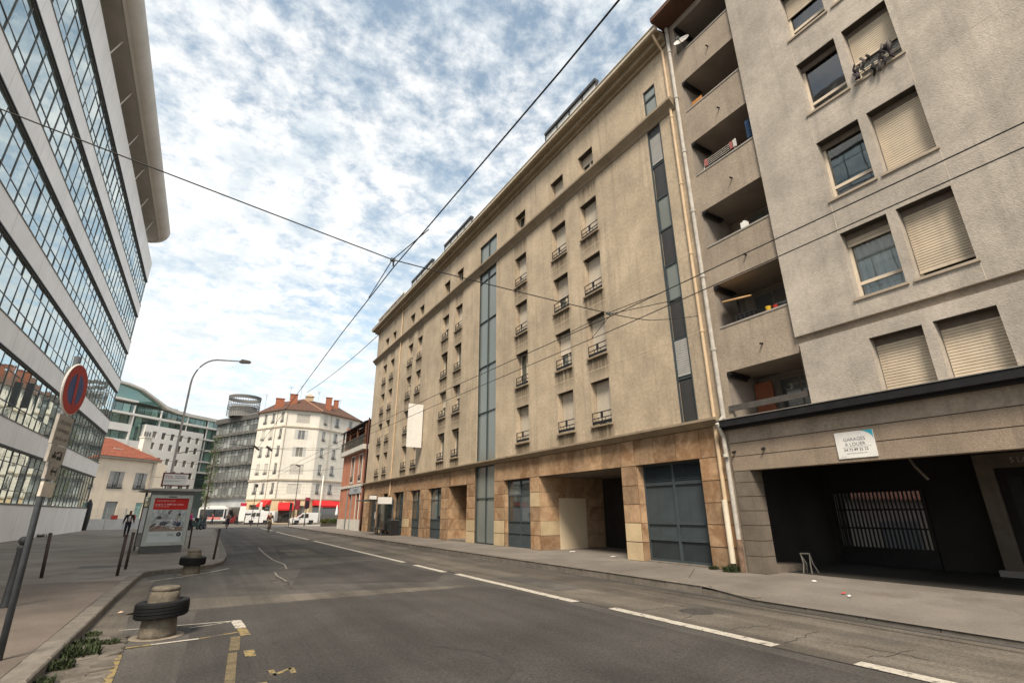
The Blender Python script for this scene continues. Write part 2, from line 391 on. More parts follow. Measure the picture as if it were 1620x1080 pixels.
# darker resurfaced carriageway near the viewer, older light bus lane, trench strip, second dark patch
sheet('asphalt_patch', jag((-.62,-14),(6.25,-14),3,.0)+jag((6.25,-14),(6.30,11.40),24,.02)+jag((6.0,11.42),(-.62,11.55),8,.02), asphalt_dark)
sheet('asphalt_patch', jag((6.62,-14),(9.1,-14),3,.0)+jag((9.1,-14),(9.1,70),3,0)+jag((6.62,70),(6.62,-14),60,.03), asphalt_light)
sheet('asphalt_patch', jag((-.9,11.66),(6.0,11.5),8,.015)+jag((5.9,11.75),(-.9,13.3),8,.02), asphalt_light)
sheet('asphalt_patch', jag((2.2,14.3),(6.1,12.6),6,.02)+jag((6.2,14.2),(5.9,19.5),6,.03)+jag((5.6,19.6),(2.6,18.3),6,.03), asphalt_dark)
sheet('asphalt_patch', jag((2.9,22.5),(6.2,21.6),6,.02)+jag((6.2,22),(6.1,33),6,.03)+jag((6.1,33),(3.1,31),6,.03), asphalt_dark)
sheet('asphalt_patch', jag((-1.19,-14),(-.72,-14),3,0)+jag((-.72,6.8),(-.72,17.8),12,.06)+jag((-1.19,18.2),(-1.19,7),3,0), asphalt_light)
def line(name, pts, w, mat, z=.008, parent=road):
    m = MB(); P = [Vector((x, y, 0)) for x, y in pts]
    L = []
    for i, p in enumerate(P):
        t = (P[min(i+1, len(P)-1)]-P[max(i-1, 0)]).normalized(); n = Vector((-t.y, t.x, 0))*w/2; L.append((p+n, p-n))
    for (a, b), (c, d) in zip(L, L[1:]): m.quad((b.x,b.y,z),(d.x,d.y,z),(c.x,c.y,z),(a.x,a.y,z))
    return add(parent, name, m, mat)
for a, b, x in ((2.4,3.55,6.72),(4.5,7.62,6.66),(8.5,14.0,6.52),(14.6,17.1,6.42),(18.2,35.4,6.42),(37.4,54.8,6.42),(58,70,6.42)):
    seg = [(x+random.uniform(-.005,.005), a+(b-a)*i/6) for i in range(7)]
    line('lane_marking', seg, .20, white_paint)
# parking bay paint round the concrete bollard
line('lane_marking', [(-.78,10.22),(-.1,10.16),(.70,10.08)], .045, white_paint)
line('lane_marking', [(.12,9.86),(.4,9.93),(.72,10.06)], .035, white_paint)
line('lane_marking', [(.76,10.12),(.80,9.45)], .15, white_paint)
line('lane_marking', [(.80,9.45),(.83,8.85)], .13, yellow_paint)
line('lane_marking', [(.70,8.85),(.64,8.0)], .12, M('faded_yellow', (.135,.105,.06), .9, .3, 7, .2, fine=.4, fsc=60))
line('lane_marking', [(.62,7.9),(.52,6.4)], .10, M('faded_yellow', (.20,.145,.07)))
line('lane_marking', [(-.66,8.87),(-.30,8.93)], .075, yellow_paint)
line('lane_marking', [(-.30,8.93),(.25,8.98)], .07, white_paint)
line('lane_marking', [(.25,8.98),(.74,9.13)], .06, yellow_paint)
line('lane_marking', [(-.63,8.62),(-.60,7.9),(-.57,6.9)], .13, yellow_paint)
line('lane_marking', [(.80,7.92),(.80,7.58)], .12, yellow_paint)
line('lane_marking', [(.80,6.42),(.78,6.15)], .14, yellow_paint)
line('lane_marking', [(.95,6.84),(.95,6.62),(.95,6.62),(1.15,6.80),(1.15,6.80),(1.15,6.58)], .06, yellow_paint)
line('lane_marking', [(-.86,16.95),(-.2,17.6),(.5,18.5),(1.02,19.4)], .08, white_paint)
cr_pts = [(2.76,30.1),(2.66,26.2),(2.57,22.1),(2.71,19.7)]
line('crack_seal', [(x+random.uniform(-.03,.03), y) for x, y in cr_pts], .07, seal)
line('crack_seal', [(2.15,17.4),(2.10,16.3),(2.17,15.0),(1.85,14.9)], .05, seal)
line('crack_seal', [(2.71,19.7),(2.58,18.2)], .05, seal)
line('tyre_mark', [(2.9,6.9),(3.25,6.35),(3.35,5.9),(3.2,5.4),(2.9,5.1)], .10, M('skid_rubber', (.045,.042,.038), .9, .2, 6, .2), z=.007)
line('tar_joint', [(6.62,y/2+random.random()*.03) and (6.6+random.uniform(-.03,.03), y*1.0) for y in range(-2, 30)], .02, tar, z=.007)
for k in range(5):
    y = 3.6+k*.9; line('tar_joint', [(7.0+random.uniform(-.1,.1)+i*.12, y+random.uniform(-.05,.05)+i*.02*(1 if k % 2 else -1)) for i in range(8)], .012, tar, z=.0075)
for k in range(9):                                   # thin shrinkage cracks in the old surfacing
    x_ = random.uniform(2.0, 6.0); y_ = random.uniform(13.5, 30); P_ = [(x_, y_)]
    for _ in range(9): P_.append((P_[-1][0]+random.uniform(-.16,.16), P_[-1][1]+random.uniform(.12,.4)))
    line('crack', P_, .016, tar, z=.0076)
for k in range(7):
    x_ = random.uniform(6.7, 8.6); y_ = random.uniform(2.5, 16); P_ = [(x_, y_)]
    for _ in range(8): P_.append((P_[-1][0]+random.uniform(-.07,.07), P_[-1][1]+random.uniform(.05,.22)))
    line('crack', P_, .011, tar, z=.0078)
for (x0, x1, y0, y1, mt) in ((7.0,7.9,9.8,12.6,asphalt),(3.4,4.6,24.0,27.5,asphalt_light)):
    sheet('asphalt_patch', jag((x0,y0),(x1,y0),5,.03)+jag((x1,y0),(x1,y1),5,.03)+jag((x1,y1),(x0,y1),5,.03)+jag((x0,y1),(x0,y0),5,.03), mt, z=.0062)
# manhole in the bus lane
m = MB(); m.lathe([(.0,.012),(.26,.012),(.28,.009),(.30,.006)], 20, (7.7,6.6,0)); add(road, 'manhole_cover', m, M('cast_iron', (.06,.055,.05), .7, .3, 9, .4, 40))
# cobbles in the left gutter
def cobble(r):
    m = MB(); a, b = .11, .075
    m.box(-a, a, -b, b, -.03, .012); me = m.mesh('cobble', cobble_m)
    bmx = bmesh.new(); bmx.from_mesh(me); bmesh.ops.bevel(bmx, geom=[e for e in bmx.edges], offset=.014, segments=1, affect='EDGES')
    for v in bmx.verts: v.co.x += random.uniform(-.012,.012); v.co.y += random.uniform(-.012,.012); v.co.z += random.uniform(-.004,.004)
    bmx.to_mesh(me); bmx.free(); return me
cob = [cobble(i) for i in range(4)]
for i in range(20):
    for j in range(3):
        o = link('cobble', cob[(i*3+j) % 4], road)
        o.location = (-1.08+j*.19+random.uniform(-.015,.015), 6.3+i*.175+random.uniform(-.02,.02), random.uniform(.0,.02)); o.rotation_euler = (random.uniform(-.06,.06), random.uniform(-.06,.06), R(90)*0+random.uniform(-.12,.12)+.25)

# ---- left pavement with its kerb
KL = [(-1.12,-8),(-1.17,0),(-1.19,7.2),(-1.2,13),(-1.17,16.2),(-1.12,18.2),(-.68,18.78),(-.05,19.05),(.54,19.75),(.88,20.9),(1.10,23.2),(1.2,28),(1.3,41),(1.45,61),(1.5,67)]
def zl(x): return .125+max(0, (-1.2-x))/8*.125
def lp_rows(rows, x_end, off=.25, dz=0):
    m = MB(); G = []
    for x, y in rows:
        xs = [x-off+(x_end-(x-off))*t for t in (0,.2,.45,.7,1)]
        G.append([(q, y, zl(q)+dz) for q in xs])
    for a, b in zip(G, G[1:]):
        for i in range(4): m.quad(a[i], b[i], b[i+1], a[i+1])
    return m
pav_l = struct('pavement_left', lp_rows(KL, -14), pave_l)
near = [(-1.12,-8),(-1.17,0),(-1.19,7.2),(-1.2,13),(-1.17,16.3)]
add(pav_l, 'asphalt_patch', lp_rows(near, -4.6, .25, .004), pave2)
def kerbs(pts, parent, w, h0, step=1.0, side=1, ztop=None):
    P = [Vector((x, y, 0)) for x, y in pts]
    for a, b in zip(P, P[1:]):
        L = (b-a).length; n = max(1, round(L/step)); t = (b-a)/L
        ang = math.atan2(t.y, t.x)
        for i in range(n):
            l = L/n; me = cached(('kerb', round(l, 2), round(w, 2)), lambda: kerb_mesh(l, w))
            c = a+t*(l*i); z = ztop((a+t*(l*(i+.5))).y) if ztop else h0
            o = link('kerb_stone', me, parent); o.location = (c.x, c.y, z+random.uniform(-.004,.004)); o.rotation_euler = (0, 0, ang+random.uniform(-.004,.004))
def kerb_mesh(l, w):
    m = MB(); g = .006
    m.box(g, l-g, 0, w, -.22, 0); me = m.mesh('kerb_stone', kerb_m)
    bmx = bmesh.new(); bmx.from_mesh(me); bmesh.ops.bevel(bmx, geom=[e for e in bmx.edges if all(v.co.z > -.1 for v in e.verts)], offset=.018, segments=1, affect='EDGES'); bmx.to_mesh(me); bmx.free(); return me
kerbs(KL, pav_l, .26, .132)
line('tar_joint', [(-9.1,16.3),(-4,16.4),(-1.45,16.35)], .03, tar, z=.0, parent=pav_l).location = (0,0,.2)
# pavement joints / covers
for (x0,x1,y0,y1) in ((-2.9,-1.7,20.2,20.9),(-1.2,-.3,24.6,25.0)):
    m = MB(); m.quad((x0,y0,zl(x0)+.006),(x1,y0,zl(x1)+.006),(x1,y1,zl(x1)+.006),(x0,y1,zl(x0)+.006)); add(pav_l, 'utility_cover', m, M('cover_steel', (.09,.08,.07), .7, .2, 8, .3))

# ---- right pavement, dropped at the garage entrance
KR = 9.1
def drop(y): return max(0, min(1, (y-6.6)/1.1))
def zr(x, y): 
    e = .045+.115*drop(y); t = max(0, min(1, (x-KR)/2.6)); return e+(.155-e)*t
m = MB(); yy = [-14,-8,-3,0,2,4,6,6.6,6.9,7.2,7.5,7.8,8.6,10,14,20,30,40,50,60,72]; xx = [KR+.22,9.9,10.6,11.7,12.5,14,17.3]
for a, b in zip(yy, yy[1:]):
    for c, d in zip(xx, xx[1:]): m.quad((c,a,zr(c,a)),(d,a,zr(d,a)),(d,b,zr(d,b)),(c,b,zr(c,b)))
pav_r = struct('pavement_right', m, pave)
kerbs([(KR+.24,72),(KR+.24,7.8),(KR+.24,6.6),(KR+.24,-6)], pav_r, .24, .16, ztop=lambda y: .045+.118*drop(y)+.003)
line('gutter_joint', [(KR-.16+random.uniform(-.02,.02), y) for y in range(-4, 40)], .22, asphalt_light, z=.009)
line('gutter_joint', [(KR-.02, y) for y in (-4, 10, 40)], .03, tar, z=.0105)
for pts in ([(9.4,7.6),(10.3,8.9),(11.2,9.6),(12.0,10.2)], [(9.5,11.0),(10.4,10.9),(12.3,11.0)], [(9.4,16.2),(12.3,16.0)]):
    l = line('tar_joint', [(x+random.uniform(-.03,.03), y+random.uniform(-.03,.03)) for x, y in pts], .018, tar, z=0, parent=pav_r); l.location = (0,0,.158)
m = MB(); m.quad((9.55,1.6,.075),(10.5,1.6,.105),(10.5,2.75,.105),(9.55,2.75,.075)); add(pav_r, 'utility_cover', m, M('cover_steel', (.09,.08,.07)))
# far corner pavement by the crossroads, and a road plate beyond
m = MB(); m.extr([(9.3,72.01),(13.5,72.01),(20,80),(22,86),(10.6,79)], -.02, .10); struct('pavement_corner', m, M('pale_pavement', (.34,.31,.265), .9, .1, .6, .2))
m = MB(); m.quad((-2.2,76.01,-.012),(30,76.01,-.012),(40,110,-.012),(-10,118,-.012)); struct('crossroads', m, ground_m)


def sill_stains(mat):
    # rain dirt below each sill and along the window columns of the beige render
    t = mat.node_tree; b = t.nodes['Principled BSDF']; src = b.inputs['Base Color'].links[0].from_socket
    co = t.nodes.new('ShaderNodeTexCoord').outputs['Object']; sp_ = t.nodes.new('ShaderNodeSeparateXYZ'); t.links.new(co, sp_.inputs[0])
    u = None
    for a, c in cols:
        d_ = math_node(t, 'ABSOLUTE', math_node(t, 'ADD', sp_.outputs[0], (a+c)/2))
        k = ramp(t, d_, .78, .45); u = k if u is None else math_node(t, 'MAXIMUM', u, k)
    fz = math_node(t, 'FRACT', math_node(t, 'DIVIDE', math_node(t, 'SUBTRACT', sp_.outputs[2], 4.74-27.15), 2.715))
    below = math_node(t, 'MULTIPLY', ramp(t, fz, .58, .99), ramp(t, sp_.outputs[2], 15.5, 15.3))
    head = math_node(t, 'MULTIPLY', ramp(t, fz, .74, .64), .35)
    mp = t.nodes.new('ShaderNodeMapping'); mp.inputs['Scale'].default_value = (5, 5, .5); t.links.new(co, mp.inputs[0])
    ns = ramp(t, noise(t, mp.outputs[0], 1.2, 5, .65), .22, .58)
    k = math_node(t, 'MULTIPLY', math_node(t, 'MULTIPLY', u, math_node(t, 'ADD', below, .22)), math_node(t, 'MULTIPLY', ns, .90))
    t.links.new(mix_col(t, k, src, (.115,.088,.058)), b.inputs['Base Color'])
# ================================================================== beige apartment building (right)
XR = 12.35
Y0, Y1 = 8.92, 46.65
bei = thing('apartment_building', 'long beige stucco apartment block with ochre stone ground floor and narrow stair glazing', 'building', (XR, 27.8, .15))
FB = Face(bei, (XR, 0), theta=R(-90))
def yb(m, y0, y1, d0, d1, z0, z1, mi=0): m.box(-y1, -y0, d0, d1, z0, z1, mi)
cols = [(13.47,14.57),(15.67,16.79),(19.08,20.2),(26.8,27.88),(28.95,30.07),(33.92,35.0),(36.0,37.16),(40.74,41.84),(42.9,44.05)]
rows = [4.74+2.715*k for k in range(4)]
WH = 1.72
holes = []
for c in cols:
    for r in rows: holes.append((-c[1], -c[0], r, r+WH, .38))
    holes.append((-c[1]+.06, -c[0]-.02, 15.98, 17.22, .36))
holes += [(-24.45,-22.28,4.20,15.50,.12),(-24.42,-22.25,15.98,17.42,.12),(-10.3,-9.72,4.24,15.50,.10),(-10.33,-9.72,15.98,17.40,.10)]
m = MB(); m.wall(-Y1, -Y0, 4.05, 18.9, holes)
D = 11.5
m.quad((-Y1,0,0),(-Y1,D,0),(-Y1,D,18.9),(-Y1,0,18.9)); m.quad((-Y0,0,4.05),(-Y0,D,4.05),(-Y0,D,18.9),(-Y0,0,18.9)); m.quad((-Y0,.3,0),(-Y0,D,0),(-Y0,D,4.05),(-Y0,.3,4.05))
m.quad((-Y1,D,0),(-Y0,D,0),(-Y0,D,18.9),(-Y1,D,18.9))
FB.part('wall', m, stucco)
sill_stains(stucco)
# render joints: shallow lighter strips between floors
m = MB()
for z in (6.92, 9.62, 12.34, 7.02-1.72):
    if z < 6: continue
    segs = [(8.95,9.70),(10.32,22.26),(24.47,46.6)]
    for a, b in segs: yb(m, a, b, -.004, .01, z-.012, z+.012)
for y in (18.75, 25.2, 39.6): 
    for k in range(4): yb(m, y-.008, y+.008, -.0035, .01, 4.25+2.715*k, 4.25+2.715*k+2.6)
FB.part('render_joints', m, M('pale_joint', (.52,.43,.30), .9, .1, 3, .1))
# mouldings
def mould(prof, u0, u1):
    m = MB(); k = len(prof)
    m.quad(*[(u0, d, z) for d, z in prof]); m.quad(*[(u1, d, z) for d, z in reversed(prof)])
    for i in range(k): (a, b), (c, e) = prof[i], prof[(i+1) % k]; m.quad((u0,a,b),(u1,a,b),(u1,c,e),(u0,c,e))
    return m
FB.part('lower_cornice', mould([(.03,3.98),(-.04,3.98),(-.24,4.10),(-.30,4.12),(-.30,4.19),(.03,4.26)], -Y1-.2, -Y0), stucco_trim)
FB.part('upper_cornice', mould([(.03,15.46),(-.03,15.46),(-.10,15.58),(-.26,15.74),(-.30,15.78),(-.30,15.88),(.03,15.97)], -Y1-.24, -Y0), stucco_trim)
m = MB()
yb(m, Y0, Y1+.06, -.10, .05, 18.55, 18.72); yb(m, Y0, Y1+.30, -.30, .05, 18.72, 18.95)
yb(m, Y0-.02, Y1+.55, -.50, D, 18.95, 19.06); FB.part('eave', m, M('eave_soffit', (.30,.235,.155), .9, .12, 1, .2))
m = MB(); yb(m, Y0-.02, Y1+.57, -.60, -.44, 19.0, 19.17); yb(m, Y0-.02, Y1+.58, -.63, -.42, 19.17, 19.21)
FB.part('gutter', m, M('pale_gutter', (.50,.43,.33), .6, .1, 2, .05))
m = MB(); m.prism([(-Y1-.5,19.06),(-Y0,19.06),(-Y0,19.10),(-Y1-.5,19.10)], -.42, D+.2); m.quad((-Y1-.4,-.35,19.12),(-Y0,-.35,19.12),(-Y0,6,21.0),(-Y1-.4,6,21.0)); m.quad((-Y1-.4,6,21.0),(-Y0,6,21.0),(-Y0,D,19.12),(-Y1-.4,D,19.12))
FB.part('roof', m, roof_dark)
# glazed roof guards standing on the eave
for a, b, dark in ((12.6,16.6,1),(25.2,29.6,1),(31.9,36.5,1),(38.3,46.0,0)):
    m = MB(); h = 20.18 if dark else 19.95
    yb(m, a, b, -.36, -.12, h-(.15 if dark else .07), h, 0)
    for y in [a+(b-a)*i/4 for i in range(5)]: yb(m, y-.04, y+.04, -.3, -.22, 19.1, h-.16 if dark else h-.08, 0)
    yb(m, a, b, -.27, -.25, 19.15, h-.17, 1)
    yb(m, b-.1, b, -.11, .9, h-.14, h-.02, 0)
    FB.part('roof_guard', m, [spandrel if dark else white_frame, M('guard_glass', (.55,.56,.55), .3, .05, 2, 0)])

def railing_mesh(w):
    m = MB()
    for z in (.10,.26,.47): m.box(.0, w, -.012, .012, z-.015, z+.015)
    for k in range(2): m.box(k*w-(.025*k), k*w+.025-(.025*k), -.014, .014, .06, .49)
    m.box(w/2-.06, w/2+.06, -.011, .011, .25, .47); m.box(w/2-.012, w/2+.012, -.016, .016, .06, .50)
    for x in (.33, .67): m.box(w*x-.008, w*x+.008, -.008, .008, .10, .26)
    m.box(.02, w-.02, -.004, .004, .04, .15)
    return m.mesh('railing', iron)
def slats_mesh(w, h, n, mat, t=.012):
    m = MB(); s = h/n
    for i in range(n):
        z = i*s; m.quad((0,-t,z),(w,-t,z),(w,-t*.9,z+s*.72),(0,-t*.9,z+s*.72)); m.quad((0,-t*.9,z+s*.72),(w,-t*.9,z+s*.72),(w,.004,z+s*.84),(0,.004,z+s*.84)); m.quad((0,.004,z+s*.84),(w,.004,z+s*.84),(w,-t,z+s),(0,-t,z+s))
    m.box(0, w, -t*1.6, .006, -.035, .01)
    return m.mesh('roller_shutter', mat)
def frame_mesh(w, h, mat, t=.055, mull=1, trans=0):
    m = MB()
    m.box(0, t, -.03, .03, 0, h); m.box(w-t, w, -.03, .03, 0, h); m.box(t, w-t, -.03, .03, 0, t); m.box(t, w-t, -.03, .03, h-t, h)
    if mull: m.box(w/2-.04, w/2+.04, -.028, .028, t, h-t)
    if trans: m.box(t, w-t, -.028, .028, trans-.04, trans+.04)
    return m.mesh('window', mat)
def pane_mesh(w, h, mat, t=.05): m = MB(); m.box(t, w-t, .0, .008, t, h-t); return m.mesh('pane', mat)
def sill_mesh(w, mat, out=.09): m = MB(); m.box(-.05, w+.05, -out, .3, -.06, .0); return m.mesh('sill', mat)
def beige_window(c, z, h, shut, rail=True, tilt=False):
    w = round(c[1]-c[0], 3); h = round(h, 3)
    wd = FB.put('window', cached(('bf', w, h), lambda: frame_mesh(w, h, cream_frame)), -c[1], .33, z)
    sub(wd, 'pane', cached(('bp', w, h), lambda: pane_mesh(w, h, dark_glass)), 0, .01, 0)
    sub(wd, 'sill', cached(('bs', w), lambda: sill_mesh(w, stucco_trim)), 0, -.33, 0)
    if shut > 0:
        hh = round(h*shut, 1); n = max(2, round(hh/.055))
        sub(wd, 'roller_shutter', cached(('bsh', w, hh), lambda: slats_mesh(w-.04, hh, n, shutter_pale, .006)), .02, -.05, h-hh-.015)
    sub(wd, 'head_shade_plate', cached(('bhl', w), lambda: MB().box(.004, w-.004, -.30, -.01, -.012, -.003).mesh('head_shade_plate', head_shade_m)), 0, 0, h)  # thin dark plate painting the shade under the lintel
    if rail: sub(wd, 'railing', cached(('br', w), lambda: railing_mesh(w+.04)), -.02, -.315, .02)
SH = {0:[.86,.98,.98,.95,.98], 1:[.98,.55,.52,.92,.98], 2:[.98,0,.98,.95,0], 3:[0,.42,.0,.8,0.], 4:[0.,.55,0,.45,0], 5:[.9,0,.5,.9,.9], 6:[0,0,.3,.5,.9], 7:[.4,.95,.7,.95,.9], 8:[.4,.5,.95,.2,.9]}
for i, c in enumerate(cols):
    for k, r in enumerate(rows): beige_window(c, r, WH, SH[i][k])
    beige_window((c[0]+.02, c[1]-.06), 15.98, 1.24, SH[i][4] if i else .35, rail=False)
# glazed stair column: frame + panes
def curtain(y0, y1, z0, z1, trans, d, mull=1, name='stair_glazing', pm=stair_glass):
    fm = MB(); t = .05; w = y1-y0
    zs = [z0]+list(trans)+[z1]
    for z in zs: fm.box(0, w, -.04, .05, z-z0-(t if z == z1 else 0 if z == z0 else t/2), z-z0+(t if z == z0 else 0 if z == z1 else t/2))
    xs = [0]+([w/2] if mull else [])+[w]
    for x in xs: fm.box(max(0, x-t/2) if x < w else w-t, min(w, x+t/2) if x > 0 else t, -.045, .052, 0, z1-z0)
    fr = FB.part(name, fm, teal_frame, -y1, d, z0)
    for a, b in zip(zs, zs[1:]):
        for xa, xb in zip(xs, xs[1:]):
            pw, ph = round(xb-xa, 3), round(b-a, 3)
            p = sub(fr, 'pane', cached(('cp', pw, ph, pm.name), lambda: MB().box(0, pw, 0, .01, 0, ph).mesh('pane', pm)), xa, .02, a-z0); p.rotation_euler = (random.uniform(-.004,.004), 0, random.uniform(-.006,.006))
curtain(22.28, 24.45, 4.2, 15.5, (6.85,9.5,12.25,14.9), .10)
curtain(22.25, 24.42, 15.98, 17.42, (), .10)
curtain(22.4, 24.55, .17, 3.98, (2.35,), .14)
# narrow window strip at the right end
z = 4.24; k = 0
while z < 15.3:
    ze = min(z+1.36, 15.5)
    if k % 2 == 0:
        FB.part('spandrel_panel', MB().box(.03, .55, 0, .03, 0, ze-z-.05), spandrel, -10.3, .05, z+.02)
    else:
        wd = FB.put('window', cached(('sf', .58, 1.36), lambda: frame_mesh(.58, 1.36, slate, .05, 0)), -10.3, .06, z)
        sub(wd, 'pane', cached(('sp',), lambda: pane_mesh(.58, 1.36, stair_glass)), 0, .01, 0)
        if k in (1, 7): sub(wd, 'roller_shutter', cached(('ss',), lambda: slats_mesh(.5, 1.16, 16, M('grey_shutter', (.37,.36,.34), .6, .08, 2, .03), .01)), .04, -.035, .14)
        if k == 5: pass
    z = ze; k += 1
wd = FB.put('window', cached(('sf2',), lambda: frame_mesh(.61, 1.42, slate, .05, 0, .95)), -10.33, .06, 15.98); sub(wd, 'pane', cached(('sp2',), lambda: pane_mesh(.61, 1.42, stair_glass)), 0, .01, 0)
m = MB(); yb(m, 9.70, 9.725, -.02, .05, 4.2, 15.5); yb(m, 10.295, 10.32, -.02, .05, 4.2, 15.5); FB.part('strip_trim', m, slate)

# ---- ground floor: backing, openings, stone slabs
op = [(9.86,12.48,3.13,.40),(13.20,18.38,3.11,3.7),(19.10,21.44,3.11,.35),(22.40,24.55,3.98,.2),(25.50,28.02,3.11,1.5),(29.08,31.26,3.11,.35),(32.65,34.66,3.11,.35),(36.0,38.30,3.11,.35),(39.75,40.85,3.11,.35),(42.7,44.9,3.11,.4)]
m = MB(); m.wall(-Y1, -Y0, .05, 3.98, [(-b, -a, .0499, h, dp, (dp > 1)) for a, b, h, dp in op], d=.035)
m.quad((-Y0,.035,.05),(-Y0,.4,.05),(-Y0,.4,3.98),(-Y0,.035,3.98))
FB.part('ground_floor_wall', m, joint_m)
def slab(a, b, z0, z1, d=0.0, mat=stone, n='stone_panel', th=.036):
    g = .012; w = round(b-a-2*g, 2); h = round(z1-z0-2*g, 2)
    return FB.put(n, cached(('slab', w, h, mat.name, th), lambda: MB().box(0, w, 0, th, 0, h).mesh('stone_panel', mat)), -b+g, d+random.uniform(-.003,.003), z0+g)
courses = [.155,.72,1.30,1.88,2.48,3.12]
edges = [Y0]+[v for o in op for v in o[:2]]+[Y1]
ZF = 3.12
for a, b in zip(edges[0::2], edges[1::2]):
    if b-a < .2: continue
    n = 1 if b-a < 1.15 else 2
    for j in range(n):
        for k, (z0, z1) in enumerate(zip(courses, courses[1:])):
            light = (round(a, 1) in (12.5, 24.6, 34.7, 21.4) and k in (0, 1)) or random.random() < .06
            if round(a, 1) == 34.7: light = k == 1
            slab(a+(b-a)*j/n, a+(b-a)*(j+1)/n, z0, z1, mat=stone_new if light else stone)
fr = [8.92,9.78,10.70,11.62,12.52,13.14,14.17,15.22,16.25,17.32,18.33,19.1,20.3,21.44,22.38]
x = 24.57; left = []
while x < Y1-.4: left.append(x); x += 1.045
left.append(Y1)
for seq in (fr, left):
    for a, b in zip(seq, seq[1:]): slab(a, b, ZF, 3.975)
# side returns of the openings (slabs facing the viewer) : far jambs at the higher Y
def jamb(y, depth, wide, mat=stone, zt=3.12, ks=None, x0=.0):
    n = max(1, round((depth-x0)/wide))
    for j in range(n):
        a, b = x0+(depth-x0)*j/n, x0+(depth-x0)*(j+1)/n; g = .006
        for k, (z0, z1) in enumerate(zip(courses, courses[1:])):
            w = round(b-a-2*g, 2); h = round(z1-z0-2*g, 2)
            mm = stone_new if (ks and (j, k) in ks) else mat
            me = cached(('jamb', w, h, mm.name), lambda: MB().box(-.02, .02, 0, w, 0, h).mesh('stone_panel', mm))
            FB.put('stone_panel', me, -y+.02, a+.036+g, z0+g)
jamb(18.38, 3.6, 1.05, ks={(0,1)}); jamb(28.02, 1.4, .7); 
for y, dp in ((12.48,.36),(21.44,.32),(31.26,.32),(34.66,.32),(38.30,.32)): jamb(y, dp, .5)
# recessed entrance: pale door on the far jamb, near-black slab standing in for the dark passage at the back
m = MB(); m.box(-.03, .0, 0, 1.48, 0, 2.08); m.box(-.034, -.03, 0, 1.48, 1.0, 1.012); m.box(-.05, -.03, .08, .14, 1.0, 1.06)
FB.put('door', m.mesh('door', M('cream_door', (.60,.49,.34), .6, .05, 1.2, .05)), -18.38+.075, 1.02, .155)
m = MB(); m.box(-18.3, -13.2, 3.55, 3.66, .155, 3.1); FB.part('passage_shade_slab', m, unlit_m)
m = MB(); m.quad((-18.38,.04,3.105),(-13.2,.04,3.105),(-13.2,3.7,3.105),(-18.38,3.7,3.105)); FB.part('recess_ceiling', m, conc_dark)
m = MB(); m.box(-27.98, -25.5, 1.42, 1.48, .155, 3.1); m.box(-.001-27.0, -26.0, 1.40, 1.42, .2, 2.3, 1); FB.part('door', m, [stone_new, M('cream_door', (.60,.49,.34))])
m = MB(); m.box(-28.02, -25.5, .1, 1.45, .155, .24); FB.part('door_step', m, kerb_m)
# garage door with panels, rails and louvres
gw = 2.62
m = MB()
for x_ in (0, gw/2-.05, gw-.09): m.box(x_, x_+(.09 if x_ else .09), -.05, .02, 0, 2.97)
for z_ in (.0,.62,1.10,2.28,2.90): m.box(.09, gw-.09, -.045, .015, z_, z_+.08)
gd = FB.part('garage_door', m, slate, -12.48, .34, .17)
for j in range(2):
    for z0, z1 in ((.08,.62),(.70,1.10),(1.18,2.28)):
        w = gw/2-.13; sub(gd, 'door_panel', cached(('gp', z0), lambda: MB().box(0, w, 0, .012, 0, z1-z0).mesh('door_panel', slate_d if z0 < .1 else slate)), .09+j*(gw/2-.05), .0, z0)
    lv = MB()
    for k in range(10): lv.quad((0,-.03,k*.054),(gw/2-.13,-.03,k*.054),(gw/2-.13,.01,k*.054+.05),(0,.01,k*.054+.05))
    sub(gd, 'louvre', lv.mesh('louvre', slate), .09+j*(gw/2-.05), 0, 2.36)
FB.part('door_sill', MB().box(-12.48, -9.86, .1, .4, .15, .19), kerb_m)
# shopfront windows
def shopfront(y0, y1, d=.28):
    w = y1-y0; h = 2.93; m = MB(); t = .06
    for x_ in (0, w/2-t/2, w-t): m.box(x_, x_+t, -.04, .02, 0, h)
    for z_ in (0,.56,1.06,2.22,h-t): m.box(t, w-t, -.038, .02, z_, z_+t)
    f_ = FB.part('shop_window', m, slate, -y1, d, .17)
    for j in range(2):
        xa = t+j*(w/2-t/2); pw = round(w/2-1.5*t, 2)
        for z0, z1, mt in ((t,.56,slate),(.62,1.06,slate),(1.12,2.22,dark_glass),(2.28,h-t,dark_glass)):
            sub(f_, 'pane' if mt is dark_glass else 'infill_panel', cached(('shp', pw, z0), lambda: MB().box(0, pw, 0, .01, 0, z1-z0).mesh('pane', mt)), xa, .0, z0)
for a, b in ((19.10,21.44),(29.08,31.26),(32.65,34.66),(36.0,38.30)): shopfront(a, b)
m = MB(); m.box(0, 2.2, 0, .05, 0, 2.2); m.box(0, 2.2, -.01, .05, 2.2, 2.95, 1); m.box(1.2, 1.25, -.03, 0, 0, 2.95); FB.part('entrance_door', m, [slate_d, dark_glass], -44.9, .3, .17)
m = MB(); m.box(0, 1.1, 0, .05, 0, 2.95); FB.part('shop_window', m, dark_glass, -40.85, .3, .17)
FB.part('paper_notice', MB().box(-43.9, -43.5, .28, .295, 1.2, 1.75), white_p)
